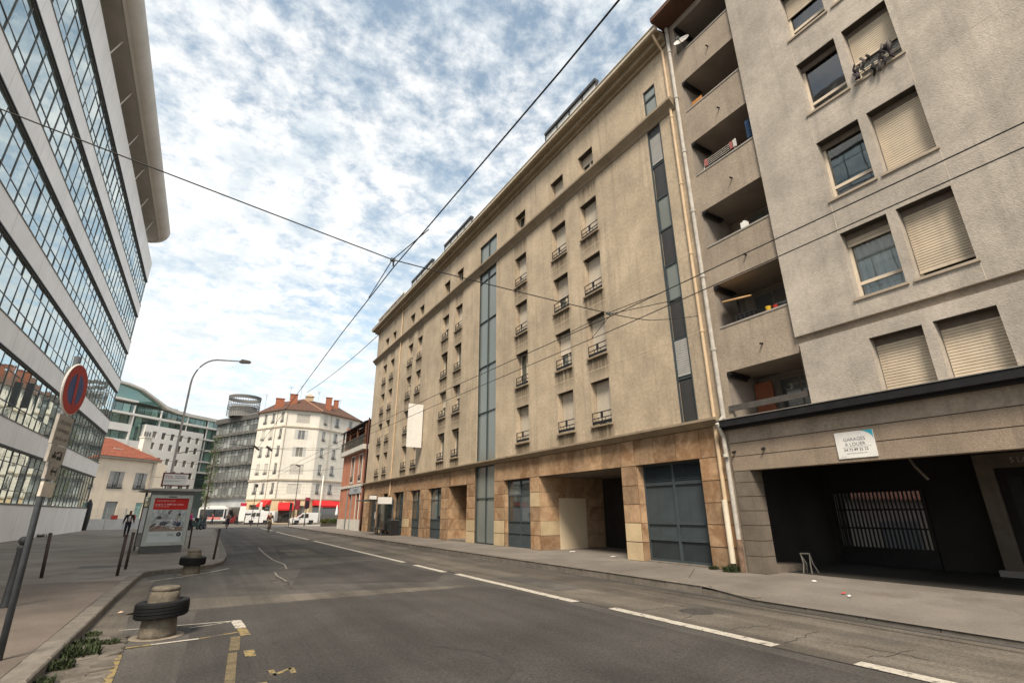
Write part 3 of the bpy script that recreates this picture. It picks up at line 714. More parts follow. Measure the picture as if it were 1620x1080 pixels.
# downpipes
def pipe(face, y, d, z0, z1, r, mat, name='downpipe', joints=(), bend=None):
    m = MB(); pts = [(-y, d, z1), (-y, d, z0)] if not bend else bend
    m.tube(pts, r, 10)
    for z_ in joints: m.tube([(-y, d, z_-.04), (-y, d, z_+.04)], r*1.28, 10)
    return face.part(name, m, mat, smooth=False)
pipe(FB, 9.10, -.06, 4.18, 18.7, .05, pipe_beige, joints=(6.9,9.6,12.3,15.2), bend=[(-9.10,-.5,18.95),(-9.10,-.35,18.7),(-9.10,-.06,18.35),(-9.10,-.06,4.18)])
pipe(FB, 9.12, -.06, 1.95, 3.98, .055, pipe_beige); pipe(FB, 9.14, -.07, .35, 1.95, .075, white_pvc)
pipe(FB, 39.05, -.07, 2.9, 18.6, .05, pipe_beige, joints=(6.9,9.6,12.3)); pipe(FB, 39.05, -.08, .16, 2.95, .06, wood)

# blank banner sign projecting from the facade
bs = thing('blank_banner_sign', 'blank white vertical banner sign sticking out from the beige facade', 'sign', (XR-.1, 32.72, 5.9))
add(bs, 'panel', MB().box(-1.07, 0, -.04, .04, .0, 3.0), white_p)
add(bs, 'bracket', MB().box(-.1, .12, -.02, .02, .3, .36).box(-.1, .12, -.02, .02, 2.6, 2.66), galv)

# ================================================================== grey rendered building (right foreground)
gry = thing('apartment_building', 'grey roughcast apartment building with loggias above a dark garage entrance', 'building', (XR, 2.0, .15))
FG = Face(gry, (XR, 0), theta=R(-90))
GY0, GY1 = -13.0, 8.90
ZT = 19.0
LZ = [(4.06,5.44),(6.82,8.17),(9.55,10.84),(12.27,13.58),(14.98,16.29),(17.6,18.95)]
# loggia bay
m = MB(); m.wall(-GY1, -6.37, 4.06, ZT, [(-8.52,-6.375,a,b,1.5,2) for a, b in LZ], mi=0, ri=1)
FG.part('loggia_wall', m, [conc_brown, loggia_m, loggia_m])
for i, (a, b) in enumerate(LZ):
    m = MB(); m.box(-8.5, -6.37, -.02, .12, a-.05, a+.0); FG.part('parapet_coping', m, M('coping_steel', (.33,.30,.26), .5, .1, 4, .05))
    lw = MB(); lw.box(0, 1.25, -.03, 0, 0, b-a-.08); lw.box(.06, .60, -.04, -.03, .1, b-a-.2, 1); lw.box(.66, 1.19, -.04, -.03, .1, b-a-.2, 1)
    FG.part('balcony_door', lw, [M('dull_frame', (.16,.14,.115), .6, .1, 3, .05), dark_glass], -8.2 if i % 2 else -7.9, 1.49, a)
    bk = MB(); bk.box(-8.50, -8.38, -.03, .9, b-.10, b-.04); bk.tube([(-8.44,-.02,b-.12),(-8.44,.8,b-.16)], .035, 8); FG.part('awning_arm', bk, iron)
    if i < 5:
        sp = MB(); sp.tube([(-7.3,.02,b+.52),(-7.3,-.12,b+.50)], .025, 8); FG.part('spout', sp, iron)
# main wall, standing slightly proud
WZ = [(6.30,8.03),(9.0,10.75),(11.72,13.44),(14.4,16.12),(17.1,18.8)]
WY = [(3.82,4.82),(2.63,3.63)]
holes = [(-b, -a, z0, z1, .36) for a, b in WY for z0, z1 in WZ]
holes += [(-b-1.0, -a-1.0, z0, z1, .36) for a, b in ((-4.2,-3.2),(-5.4,-4.4)) for z0, z1 in WZ]
m = MB(); PR = -.10
m.wall(-6.37, -GY0, 5.83, ZT, holes, d=PR); m.quad((-6.37,PR,5.83),(-6.37,.05,5.83),(-6.37,.05,ZT),(-6.37,PR,ZT)); m.quad((-6.37,PR,5.83),(-GY0,PR,5.83),(-GY0,.06,5.83),(-6.37,.06,5.83))
FG.part('wall', m, conc)
m = MB(); m.wall(-6.30, -GY0, 4.06, 5.63, [(-4.78,-3.78,4.07,5.31,.34),(-3.59,-2.59,4.07,5.31,.34)], d=PR); m.quad((-6.30,PR,4.06),(-6.30,.05,4.06),(-6.30,.05,5.63),(-6.30,PR,5.63)); m.quad((-6.30,PR,5.63),(-GY0,PR,5.63),(-GY0,.06,5.63),(-6.30,.06,5.63))
FG.part('wall', m, conc)
m = MB(); m.quad((-6.37,.0,5.6),(-GY0,.0,5.6),(-GY0,.0,5.86),(-6.37,.0,5.86)); FG.part('recessed_band', m, conc_brown)
# body behind: sides, back, top
GD = 4.9
m = MB(); m.quad((-GY1,0,3.0),(-GY1,GD,3.0),(-GY1,GD,ZT),(-GY1,0,ZT)); m.quad((-GY1,GD,3.0),(-GY0,GD,3.0),(-GY0,GD,ZT),(-GY1,GD,ZT)); m.quad((-GY0,PR,0),(-GY0,GD,0),(-GY0,GD,ZT),(-GY0,PR,ZT)); m.quad((-GY1,0,ZT),(-GY0,0,ZT),(-GY0,GD,ZT),(-GY1,GD,ZT))
FG.part('rear_wall', m, conc_brown)
m = MB(); m.box(-GY1-.05, -GY0, -.70, GD, 19.25, 19.36); m.box(-GY1-.05, -GY0, -.74, -.62, 19.30, 19.48); FG.part('roof', m, M('brown_eave', (.11,.055,.035), .8, .15, 2, .1))
m = MB(); m.box(-GY1, -GY0, .02, GD, ZT, 19.25); FG.part('attic_band', m, conc)
# scored joints and thin pale cords on the wall
m = MB()
for z in (8.52, 11.25, 13.95, 16.7): m.box(-6.36, -GY0, PR-.002, PR+.01, z-.008, z+.008)
FG.part('render_joints', m, M('render_joint', (.44,.39,.325), .9, .1, 3, .1))
m = MB()
for y in (4.84, 2.60):
    for z0, z1 in ((5.85,6.2),(8.05,8.98),(10.78,11.68),(13.46,14.36),(16.14,17.0)): m.box(-y-.008, -y+.008, PR-.003, PR+.01, z0, z1)
FG.part('corner_beads', m, M('pale_bead', (.50,.44,.36), .8, .1, 3, .05))
# black ledge and the banded beam above the garage
m = MB(); m.box(-GY1+.05, -GY0, -.34, .02, 3.86, 4.04); m.box(-GY1+.05, -GY0, -.20, .02, 3.80, 3.86); FG.part('ledge', m, black_ledge)
m = MB(); m.box(-GY1+.05, -GY0, -.36, .02, 4.04, 4.058); FG.part('ledge_flashing', m, M('flashing', (.25,.23,.20), .5, .1, 3, .05))
for z0, z1 in ((2.685,3.055),(3.075,3.415),(3.435,3.80)):
    m = MB(); m.box(-8.76, -GY0, -.02, .30, z0, z1); FG.part('beam_band', m, conc_brown if z0 > 3.4 else M('brown_render', (.29,.228,.17), .93, .12, 1.1, .6, 60, streak=.35, fine=.22, fsc=40))
m = MB(); m.box(-8.74, -GY0, .0, .29, 2.70, 3.80); FG.part('beam_core', m, joint_m)
for y_ in (7.75, 8.62): FG.part('spout', MB().tube([(-y_,-.02,3.2),(-y_,-.14,3.17)], .03, 8), iron)
zs = [.155,.56,.93,1.30,1.66,2.02,2.38,2.68]
for z0, z1 in zip(zs, zs[1:]):
    m = MB(); m.box(-8.76, -8.27, -.01, .48, z0+.008, z1-.008); FG.part('pillar_block', m, conc_dark)
m = MB(); m.box(-8.74, -8.29, .0, .46, .155, 2.68); FG.part('pillar_core', m, joint_m)
m = MB(); m.box(-8.90, -8.77, .05, .5, .1, 4.0); FG.part('party_wall_strip', m, conc_brown)
# garage passage interior
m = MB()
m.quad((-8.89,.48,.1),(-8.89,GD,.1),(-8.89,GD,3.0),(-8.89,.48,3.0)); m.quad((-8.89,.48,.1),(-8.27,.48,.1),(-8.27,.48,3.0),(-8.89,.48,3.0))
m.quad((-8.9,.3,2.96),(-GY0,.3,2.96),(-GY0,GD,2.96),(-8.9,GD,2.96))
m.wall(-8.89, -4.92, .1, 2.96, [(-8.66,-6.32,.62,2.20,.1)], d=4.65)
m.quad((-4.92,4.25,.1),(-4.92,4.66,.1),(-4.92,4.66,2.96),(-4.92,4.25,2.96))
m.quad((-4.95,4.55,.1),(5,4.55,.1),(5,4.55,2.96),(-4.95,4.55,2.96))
FG.part('passage_wall', m, unlit_m)
m = MB(); m.quad((-12.9,.02,.163),(0,.02,.163),(0,.02,.163),(-12.9,.02,.163)) if False else m.quad((-8.88,.9,.162),(-1.0,.9,.162),(-1.0,GD,.162),(-8.88,GD,.162)); FG.part('passage_floor', m, M('unlit_floor', (.030,.027,.023), .9, .25, 1, .2))  # floor coloured near black for the darkness of the unlit passage
m = MB(); m.box(-4.92, -4.58, 4.21, 4.3, .155, 2.96); m.box(-4.58, -1.0, 4.21, 4.3, 2.62, 2.96); m.box(-2.0, 5, 4.21, 4.3, .155, 2.62); FG.part('porch_wall', m, conc_dark)
m = MB(); m.box(-5.0, -4.45, 4.05, 4.25, .155, .30); FG.part('pillar_footing', m, M('pale_footing', (.22,.205,.185), .9, .1, 3, .2))
m = MB(); m.box(-4.58, -2.0, 4.32, 4.38, .155, 2.62); m.box(-3.3, -3.22, 4.29, 4.32, .155, 2.62, 1)
for k in range(3): m.box(-4.4+k*.36, -4.15+k*.36, 4.30, 4.32, .5, 2.4, 1)
FG.part('entrance_door', m, [unlit_m, iron])
o = FG.put('house_number', text_mesh('5 LA', .17, M('pale_letters', (.45,.43,.40), .6, .1, 3, 0)), -4.22, 4.20, 2.73, R(90))
m = MB(); m.box(-8.86, -8.30, .5, 1.9, .155, .32); FG.part('passage_kerb', m, conc_dark)
m = MB(); m.tube([(-8.27-.0+.55+.2,.36,2.9),(-4.9,.36,2.9)], .0) if False else m.tube([(-5.3,1.6,2.9),(-5.15,1.5,2.6),(-5.0,1.6,2.3)], .03, 6); FG.part('conduit', m, conc_dark)
# bottom rail, bars of the rear gate
gate = thing('barred_gate', 'black barred gate closing the rear of the dark garage passage', 'gate', (XR+4.62, 7.5, .16))
FGate = Face(gate, (XR+4.62, 0), theta=R(-90))
m = MB()
for z_ in (.60,1.14,1.65,2.16): m.box(-8.68, -6.28, -.03, .03, z_, z_+.045)
m.box(-8.70, -6.28, -.02, .02, .16, .62); m.box(-8.7, -8.64, -.04, .04, .16, 2.2); m.box(-6.34, -6.28, -.04, .04, .16, 2.2)
FGate.part('frame', m, iron)
for k in range(22): FGate.put('bar', cached(('bar',), lambda: MB().box(-.024, .024, -.012, .012, .62, 2.16).mesh('bar', iron)), -8.6+k*.107, 0, 0)
# courtyard behind
m = MB(); m.quad((17.3,-3,.14),(30,-3,.14),(30,20,.14),(17.3,20,.14)); struct('courtyard_floor', m, pave)
yw = thing('added_lean_to', 'low dark lean to with orange tiles along the yard behind the barred gate', 'shed', (21, 8.6, .14))  # dark wall added to dim the view through the gate
add(yw, 'wall', MB().box(-3.6, 4.4, .0, .2, 0, 1.95), M('yard_plaster', (.105,.09,.072), .9, .1, 1, .2))
m = MB(); m.quad((-3.6,-.25,1.92),(4.4,-.25,1.92),(4.4,.22,2.8),(-3.6,.22,2.8)); m.quad((-3.6,-.25,1.85),(4.4,-.25,1.85),(4.4,-.25,1.92),(-3.6,-.25,1.92)); add(yw, 'roof', m, M('old_tiles', (.15,.055,.03), .9, .3, 5, .5, 14))
add(yw, 'shed_door', MB().box(-1.6, 1.0, -.04, .0, 0, 1.15), slate_d)
yard = thing('yard_shed', 'low pale shed with orange tiled roof glimpsed through the barred gate', 'shed', (25.5, 10, .14))
add(yard, 'wall', MB().box(0, 4, -8, 9, 0, 1.62), M('yard_plaster', (.105,.09,.072), .9, .1, 1, .2))
add(yard, 'shed_door', MB().box(-.04, 0, -1.2, 2.6, .0, 1.35), slate_d)
add(yard, 'roof', MB().prism([(-.35,1.60),(-.35,1.70),(4.2,3.3),(4.2,3.1)], -8.2, 9.2), tile_red)
# windows
def gwin(c, z0, z1, kind, k):
    w = round(c[1]-c[0], 3); h = round(z1-z0, 3); d = PR+.29
    wd = FG.put('window', cached(('gf', w, h), lambda: frame_mesh(w, h, cream_frame, .06, 0, .42 if h > 1.5 else .3)), -c[1], d, z0)
    sub(wd, 'pane', cached(('gpn', w, h), lambda: pane_mesh(w, h, clear_glass)), 0, .0, 0)
    rm = MB(); rm.wall(0, w, 0, h, [(.02, w-.02, .02, h-.02, .7, True)], d=.03); sub(wd, 'room_lining', cached(('grm', w, h), lambda: rm.mesh('room_lining', unlit_m)))
    sub(wd, 'sill', cached(('gs', w), lambda: sill_mesh(w, M('window_sill', (.36,.30,.23), .8, .1, 3, .1), .33)), 0, 0, .0)
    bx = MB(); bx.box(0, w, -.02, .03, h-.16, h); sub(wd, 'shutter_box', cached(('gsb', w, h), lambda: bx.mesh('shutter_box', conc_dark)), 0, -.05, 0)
    sub(wd, 'head_shade_plate', cached(('ghl', w), lambda: MB().box(.004, w-.004, -.28, -.06, -.012, -.003).mesh('head_shade_plate', head_shade_m)), 0, 0, h)  # dark plate as painted shade below the window head
    if kind > 0:
        hh = round((h-.1)*kind, 2); n = max(3, round(hh/.062))
        sub(wd, 'roller_shutter', cached(('gsh', w, hh), lambda: slats_mesh(w-.04, hh, n, shutter_m, .014)), .02, -.05, h-hh-.02)
    if k in ('cur', 'net'):
        cm = MB(); n = 26; a = .05 if k == 'cur' else .02
        P = [(.06+(w-.12)*i/n, .09+a*math.sin(i*1.9)+random.uniform(-.01,.01)) for i in range(n+1)]
        for p, q in zip(P, P[1:]): cm.quad((p[0],p[1],.1),(q[0],q[1],.1),(q[0],q[1],h-.2),(p[0],p[1],h-.2))
        sub(wd, 'curtain', cm.mesh('curtain', curtain_m))
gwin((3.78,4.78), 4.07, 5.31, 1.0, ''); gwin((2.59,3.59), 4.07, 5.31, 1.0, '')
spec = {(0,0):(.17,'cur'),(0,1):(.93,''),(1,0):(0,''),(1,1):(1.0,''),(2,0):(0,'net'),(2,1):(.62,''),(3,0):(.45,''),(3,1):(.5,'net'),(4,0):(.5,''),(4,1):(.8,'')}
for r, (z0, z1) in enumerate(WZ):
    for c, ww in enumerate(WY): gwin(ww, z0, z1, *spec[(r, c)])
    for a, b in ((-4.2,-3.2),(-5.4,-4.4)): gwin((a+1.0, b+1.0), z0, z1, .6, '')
pipe(FG, 8.78, -.08, 4.12, 19.2, .065, pipe_grey, joints=(6.2,8.6,11.0,13.4,15.8,18.0))
pipe(FG, 8.80, -.20, .9, 4.12, .06, pipe_grey, joints=(3.1,), bend=[(-8.78,-.08,4.2),(-8.82,-.36,3.95),(-8.84,-.12,3.6),(-8.86,-.08,.9)])
pipe(FG, 8.86, -.09, .16, .95, .075, M('rusty_pipe', (.17,.11,.075), .7, .3, 6, .2, streak=.4))
# grey plank rail in the lowest loggia
m = MB(); m.box(-8.60, -6.36, -.04, .0, 4.30, 4.46); FG.part('loggia_rail', m, M('grey_plank', (.075,.068,.062), .7, .15, 5, .1))
m = MB(); m.box(-8.45, -7.9, 1.1, 1.16, 4.07, 5.2); FG.part('loggia_door', m, M('red_brown_door', (.20,.07,.035), .6, .15, 3, .1))

# ---- GARAGES sign board
gs = thing('garage_sign', 'white board lettered GARAGES A LOUER above the dark garage entrance', 'sign', (XR-.05, 5.58, 2.75))
FS = Face(gs, (XR-.045, 0), theta=R(-90))
bw, bh = .80, .58
m = MB(); m.box(0, bw, 0, .02, 0, bh); FS.part('board', m, white_p, -5.98, 0, 2.76)
m = MB(); n = 10
cen = (bw, bh-.0)
pts = [(bw, bh), (bw-.30, bh)]+[(bw-.30+.30*math.sin(i/n*PI/2)*.98, bh-.22*(1-math.cos(i/n*PI/2))) for i in range(1, n+1)]
m.quad(*[(x, -.003, z) for x, z in pts]); FS.part('corner_mark', m, teal_p, -5.98, 0, 2.76)
for t, sz, u, z, mt in (('GARAGES',.105,.40,.375,grey_p),('À LOUER',.105,.40,.265,grey_p),('04 72 89 22 22',.082,.40,.155,black_p),('www.immo-parking.com',.042,.40,.092,grey_p),('annonce',.030,.12,.03,grey_p)):
    FS.put('lettering', text_mesh(t, sz, mt, 'CENTER'), -5.98+u, -.004, 2.76+z, R(90))
m = MB(); m.box(.12, .72, -.003, 0, .235, .238); FS.part('rule_line', m, grey_p, -5.98, 0, 2.76)

# ---- things on the loggias and windows
def GL(y, d): return (XR+d, y)
x, y = GL(8.25, .05)
o = thing('satellite_dish', 'small pale satellite dish on the top loggia by the downpipes', 'satellite dish', (x, y, 17.62))
m = MB(); m.lathe([(0,.0),(.12,.012),(.22,.045),(.28,.085)], 18); add(o, 'dish', m, white_frame, True, (-.12,-.05,.30), (R(0), R(-65), R(20)))
add(o, 'arm', MB().tube([(-.10,-.05,.18),(-.42,-.1,.22)], .015, 6).box(-.46,-.38,-.14,-.06,.2,.28), galv); add(o, 'mast', MB().tube([(0,0,0),(0,0,.3),(-.1,-.05,.32)], .02, 6), galv)
x, y = GL(7.6, .02)
o = thing('drying_rack', 'white folding drying rack hung with laundry on a loggia', 'drying rack', (x, y, 12.28))
m = MB()
for k in range(4): m.tube([(.03+.02*k,-.55,.12+.09*k),(.03+.02*k,.6,.12+.09*k)], .010, 6)
for yy_ in (-.55,.6): m.tube([(0,yy_,0),(.12,yy_,.46)], .012, 6)
add(o, 'frame', m, white_frame)
for k, (c, yy_) in enumerate((((.34,.12,.11),.45),((.30,.10,.09),-.5),((.5,.48,.45),-.62))): 
    add(o, 'towel', MB().box(-.03, .02, yy_, yy_+.09, .08, .34), M('cloth_%d' % k, c, .9, .1, 5, .2))
x, y = GL(6.55, .08)
o = thing('hanging_towel', 'blue and green towel hanging at the end of the drying rack loggia', 'towel', (x, y, 12.3))
add(o, 'cloth', MB().box(0, .03, -.06, .09, .1, .75), M('blue_cloth', (.03,.06,.12), .9, .1, 5, .2))
add(o, 'cloth', MB().box(.04, .07, -.12, -.04, .1, .7), M('green_cloth', (.08,.18,.15), .9, .1, 5, .2))
x, y = GL(8.2, .25)
o = thing('wooden_board', 'orange wooden board leaning on a loggia above the drying rack', 'board', (x, y, 14.98))
add(o, 'plank', MB().box(-.02, .02, -.2, .2, 0, .42), M('orange_wood', (.45,.20,.06), .7, .15, 6, .1)); add(o, 'plank', MB().box(.03, .06, -.12, .3, 0, .34), M('orange_wood', (.45,.20,.06)))
x, y = GL(7.85, .25)
o = thing('round_table', 'upturned tan table on a loggia beside black crates', 'table', (x, y, 6.83))
add(o, 'table_top', MB().lathe([(0,.0),(.40,.0),(.42,.03),(.40,.06),(0,.06)], 20), M('tan_wood', (.44,.27,.12), .6, .12, 4, .1), False, (-.05,.1,.72), (R(8), R(-20), 0)); add(o, 'leg', MB().tube([(0,.1,0),(-.03,.1,.70)], .03, 8), iron)
o = thing('plastic_crate', 'black plastic crate at the edge of the table loggia', 'crate', (XR+.08, 7.7, 6.83))
m = MB()
for k in range(3): m.box(-.02, .22, -.3, .3, .02+.07*k, .06+.07*k)
for k in range(5): m.box(-.022, -.01, -.3+.14*k, -.26+.14*k, 0, .22)
add(o, 'slats', m, iron); 
o = thing('cleaning_bucket', 'yellow and red buckets on the coping of the table loggia', 'bucket', (XR+.07, 7.0, 6.83))
add(o, 'pail', MB().lathe([(0,0),(.06,0),(.08,.12),(.07,.12)], 12), M('yellow_plastic', (.6,.38,.03), .5, .1, 4, 0)); add(o, 'pail', MB().lathe([(0,0),(.05,0),(.07,.09),(.06,.09)], 12), red_p, loc=(0,-.2,0))
o = thing('white_canister', 'white plastic canister on the loggia below the drying rack', 'canister', (XR+.12, 7.25, 9.56))
add(o, 'jug', MB().box(-.07, .07, -.09, .09, 0, .22).box(-.03, .03, -.03, .03, .22, .27), white_p)
# clothes and pots hung out of the half open window
o = thing('window_laundry', 'dark clothes and shoes bundled on the sill of a half shuttered window', 'laundry', (XR-.12, 3.12, 11.74))
rr = random.Random(3)
for k in range(20):
    yy_ = rr.uniform(-.46,.46); zt_ = rr.choice((.12,.30,.42)); m = MB(); l_ = rr.uniform(.14,.32); dx_ = rr.uniform(-.16,-.04)
    m.tube([(dx_+.03, yy_, zt_+.03), (dx_, yy_+rr.uniform(-.02,.02), zt_), (dx_-.01, yy_+rr.uniform(-.05,.05), zt_-l_*.5), (dx_, yy_+rr.uniform(-.07,.07), zt_-l_)], [.012, rr.uniform(.02,.035), rr.uniform(.025,.05), rr.uniform(.01,.04)], 8)
    add(o, 'garment', m, M('dark_cloth_%d' % (k % 3), [(.02,.017,.018),(.05,.04,.045),(.10,.085,.08)][k % 3], .9, .2, 8, .3), True)
add(o, 'rail', MB().tube([(-.05,-.5,.3),(-.05,.5,.3)], .012, 6).tube([(-.05,-.5,.12),(-.05,.5,.12)], .012, 6), galv)

# ================================================================== white banded office building (left)
XL = -9.2
off = thing('office_building', 'white office building with long ribbon windows and a rounded roof canopy', 'building', (XL, 35, .2))
FO = Face(off, (XL, 0), theta=R(90))
OY0, OY1 = 3.0, 61.2
WB = [2.23+4.055*k for k in range(6)]; WT = [4.98+4.06*k for k in range(6)]
bands = [(0.0, WB[0])]+[(WT[k], WB[k+1]) for k in range(5)]+[(WT[5], 27.55)]
for z0, z1 in bands:
    m = MB(); m.quad((OY0,0,z0),(OY1,0,z0),(OY1,0,z1),(OY0,0,z1)); m.quad((OY1,0,z0),(OY1,6,z0),(OY1,6,z1),(OY1,0,z1)); m.quad((OY0,0,z0),(OY0,6,z0),(OY0,6,z1),(OY0,0,z1))
    m.quad((OY0,0,z1),(OY1,0,z1),(OY1,.2,z1),(OY0,.2,z1)); m.quad((OY0,0,z0),(OY1,0,z0),(OY1,.2,z0),(OY0,.2,z0))
    FO.part('wall_band', m, panel_white)
m = MB(); m.quad((OY0,6,0),(OY1,6,0),(OY1,6,27.5),(OY0,6,27.5)); m.quad((OY0,0,27.5),(OY1,0,27.5),(OY1,6,27.5),(OY0,6,27.5)); m.quad((OY1-.01,.15,0),(OY1-.01,6,0),(OY1-.01,6,27.5),(OY1-.01,.15,27.5)); m.quad((OY0,.3,0),(OY1,.3,0),(OY1,.3,27.5),(OY0,.3,27.5))
FO.part('core_wall', m, panel_white)
# vertical panel joints in the bands
m = MB(); y = 4.6
while y < OY1:
    for z0, z1 in bands: m.box(y-.006, y+.006, -.002, .01, z0+.02, z1-.02)
    y += 4.52
FO.part('panel_joints', m, M('panel_joint', (.34,.31,.28), .8, .1, 3, 0))
# ribbon windows
BAY = 1.13; rowz = [(0,.70),(.70,2.10),(2.10,2.75)]
cells = []
nb = int((OY1-OY0-.1)/BAY)
for k in range(6):
    h = WT[k]-WB[k]; m = MB()
    m.box(OY0, OY1, .07, .14, WB[k], WB[k]+.05); m.box(OY0, OY1, .02, .14, WT[k]-.06, WT[k])
    m.box(OY0, OY1, -.03, .10, WB[k]-.05, WB[k])                   # drip sill
    m.box(OY0, OY1, -.045, .02, WT[k]-.0, WT[k]+.05)               # dark head trim
    for zt in (.70, 2.10): m.box(OY0, OY1, .082, .13, WB[k]+zt-.02, WB[k]+zt+.02)
    for i in range(nb+2):
        y = min(OY0+.05+i*BAY, OY1-.02); m.box(y-.026, y+.026, .074, .14, WB[k]+.06, WT[k]-.09)
    FO.part('window_frame', m, frame_dark)
    for i in range(nb+1):
        y = OY0+.05+i*BAY; ye = min(y+BAY, OY1-.02)
        if ye-y < .2: continue
        for r, (a, b) in enumerate(rowz):
            yc, zc = (y+ye)/2, WB[k]+(a+b)/2
            dist = math.hypot(XL, yc); 
            v = Vector((XL, yc, zc-EYE)); q = (v.dot(cr2), v.dot(cd2), v.dot(cf))
            px_ = 810+773.7*q[0]/max(q[2], .1); py_ = 540+773.7*q[1]/max(q[2], .1)
            vis = q[2] > 1 and -30 < px_ < 1650 and -30 < py_ < 1110
            cells.append((-(b-a)*BAY/(dist**2+zc**2) if vis else 0, y, ye, WB[k]+a, WB[k]+b))
cells.sort()
rest = MB()
for j, (s_, y, ye, a, b) in enumerate(cells):
    if j < 298 and s_ < 0:
        w, h = round(ye-y-.04, 2), round(b-a, 2)
        o = FO.put('pane', cached(('op', w, h), lambda: MB().box(0, w, 0, .012, 0, h).mesh('pane', office_glass)), y+.02, .10, a)
        o.matrix_basis = o.matrix_basis @ Matrix.Rotation(random.gauss(0, .006), 4, 'Z') @ Matrix.Rotation(random.gauss(0, .005), 4, 'X')
    else:
        t1, t2 = random.gauss(0, .003), random.gauss(0, .003)
        rest.quad((y+.02,.10+t1,a),(ye-.02,.10+t1+t2,a),(ye-.02,.10+t2,b),(y+.02,.10,b))
o = FO.part('window_panes', rest, office_glass); o['kind'] = 'stuff'
# an opened casement, dark behind
m = MB(); m.box(0, .05, -.32, .02, 0, 1.35); FO.part('open_casement', m, frame_dark, 35.3, .0, WB[1]+.72)
# roof canopy: flat soffit with rounded edge and rounded far end
ZS = 28.75; r_ = .62
prof = [(4.6,ZS+1.3),(4.6,ZS),( -.62,ZS)]
arc = [(-.62-r_*math.sin(t*PI/10)*1.15, ZS+r_-r_*math.cos(t*PI/10)) for t in range(1, 11)]
def canopy_outline(off_):                    # plan outline (u,d) offset outward by off_
    pts = [(OY0-1, -.62-off_)]
    ue = 56.9; R0 = 1.5
    for t in range(9): a = t/8*PI/2; pts.append((ue+(R0+off_)*math.sin(a), -.62+R0-(R0+off_)*math.cos(a)))
    pts.append((ue+R0+off_, 4.6)); return pts
rings = []
base_ring = canopy_outline(0)
m = MB(); m.extr(base_ring+[(OY0-1, 4.6)], ZS, ZS+.02); FO.part('canopy_soffit', m, soffit_m)
m = MB()
R_list = [(0.02, ZS-.02), (.05, ZS-.10)]+[(.05+.80*math.sin(t/9*PI/2), ZS-.10+.05+.95*(1-math.cos(t/9*PI/2))) for t in range(1, 10)]+[(.75, ZS+1.15),(.2, ZS+1.3)]
for o_, z_ in R_list: rings.append([(u, d, z_) for u, d in canopy_outline(o_)])
for a, b in zip(rings, rings[1:]):
    for i in range(len(a)-1): m.quad(a[i], a[i+1], b[i+1], b[i])
o = FO.part('canopy_fascia', m, fascia_m, smooth=True)
m = MB(); m.extr(canopy_outline(.2)+[(OY0-1, 4.6)], ZS+1.28, ZS+1.30); FO.part('canopy_top', m, soffit_m)
# recessed top storey and slanted struts to the canopy
m = MB(); m.box(OY0, 55.5, 2.6, 2.8, 27.5, ZS); FO.part('penthouse_wall', m, M('penthouse', (.22,.21,.19), .8, .1, 1, .1))
y = 8.4
while y < 56:
    FO.put('strut', cached(('strut',), lambda: MB().tube([(0,.1,27.4),(.0,-.35,ZS+.02)], .045, 8).mesh('strut', white_frame)), y, 0, 0); y += 4.52

# ================================================================== orange house beside the beige block
org = thing('terraced_house', 'orange rendered house with open roof gallery beside the beige block', 'building', (XR, 51.8, .15))
FR = Face(org, (XR, 0), theta=R(-90)); A0, A1 = 47.0, 56.4
def part_y(face, name, items, mats):
    m = MB()
    for it in items: yb(m, *it)
    return face.part(name, m, mats)
wh = [(-52.5,-51.4,4.6,7.0,.2),(-49.5,-48.4,4.6,7.0,.2),(-52.9,-51.3,.2,3.5,.4),(-49.4,-48.3,1.15,3.4,.2)]
m = MB(); m.wall(-A1, -A0, 1.1, 7.4, wh); m.quad((-A1,0,0),(-A1,9,0),(-A1,9,10.6),(-A1,0,10.6)); m.quad((-A1,9,0),(-A0,9,0),(-A0,9,10.6),(-A1,9,10.6)); FR.part('wall', m, orange_wall)
m = MB(); m.wall(-A1, -A0, .1, 1.1, [(-52.9,-51.3,.1,1.2,.4)], d=-.03); m.quad((-A1,-.03,1.1),(-A0,-.03,1.1),(-A0,0,1.1),(-A1,0,1.1)); FR.part('plinth', m, white_base)
part_y(FR, 'string_course', [(A0,A1+.05,-.12,.02,4.05,4.28)], white_base)
for a, b in ((51.4,52.5),(48.4,49.5)):
    fm = MB(); 
    for q in ((a-.16,a,4.5,7.12),(b,b+.16,4.5,7.12),(a,b,7.0,7.12),(a-.2,b+.2,4.42,4.6)): yb(fm, q[0], q[1], -.05, .02, q[2], q[3])
    FR.part('window_surround', fm, white_base)
    wd = FR.put('window', cached(('of',), lambda: frame_mesh(1.1, 2.4, M('grey_joinery', (.30,.30,.28), .6, .1, 3, .05), .07, 1, 1.9)), -b, .14, 4.6); sub(wd, 'pane', cached(('ofp',), lambda: pane_mesh(1.1, 2.4, far_glass)), 0, .01, 0)
    sub(wd, 'railing', cached(('br', 1.1), lambda: railing_mesh(1.14)), -.02, -.18, .02)
m = MB(); yb(m, 51.3, 52.9, .3, .36, .2, 3.5); yb(m, 51.1, 51.3, -.06, .02, .15, 3.42); yb(m, 52.9, 53.1, -.06, .02, .15, 3.9); FR.part('street_door', m, M('grey_door', (.25,.26,.25), .6, .1, 2, .05))
m = MB(); yb(m, 48.3, 49.4, .12, .18, 1.15, 3.4); FR.part('shop_window', m, far_glass)
m = MB(); yb(m, 48.15, 48.3, -.06, .02, 1.1, 3.42); yb(m, 49.4, 49.55, -.06, .02, 1.1, 3.42); FR.part('window_surround', m, white_base)
m = MB(); yb(m, 47.9, 52.0, -.10, .0, 3.42, 4.0); FR.part('shop_fascia', m, M('grey_fascia', (.33,.35,.36), .6, .1, 2, .05))
FR.put('lettering', text_mesh('ENCE', .46, black_p), -50.1, -.105, 3.55, R(90))
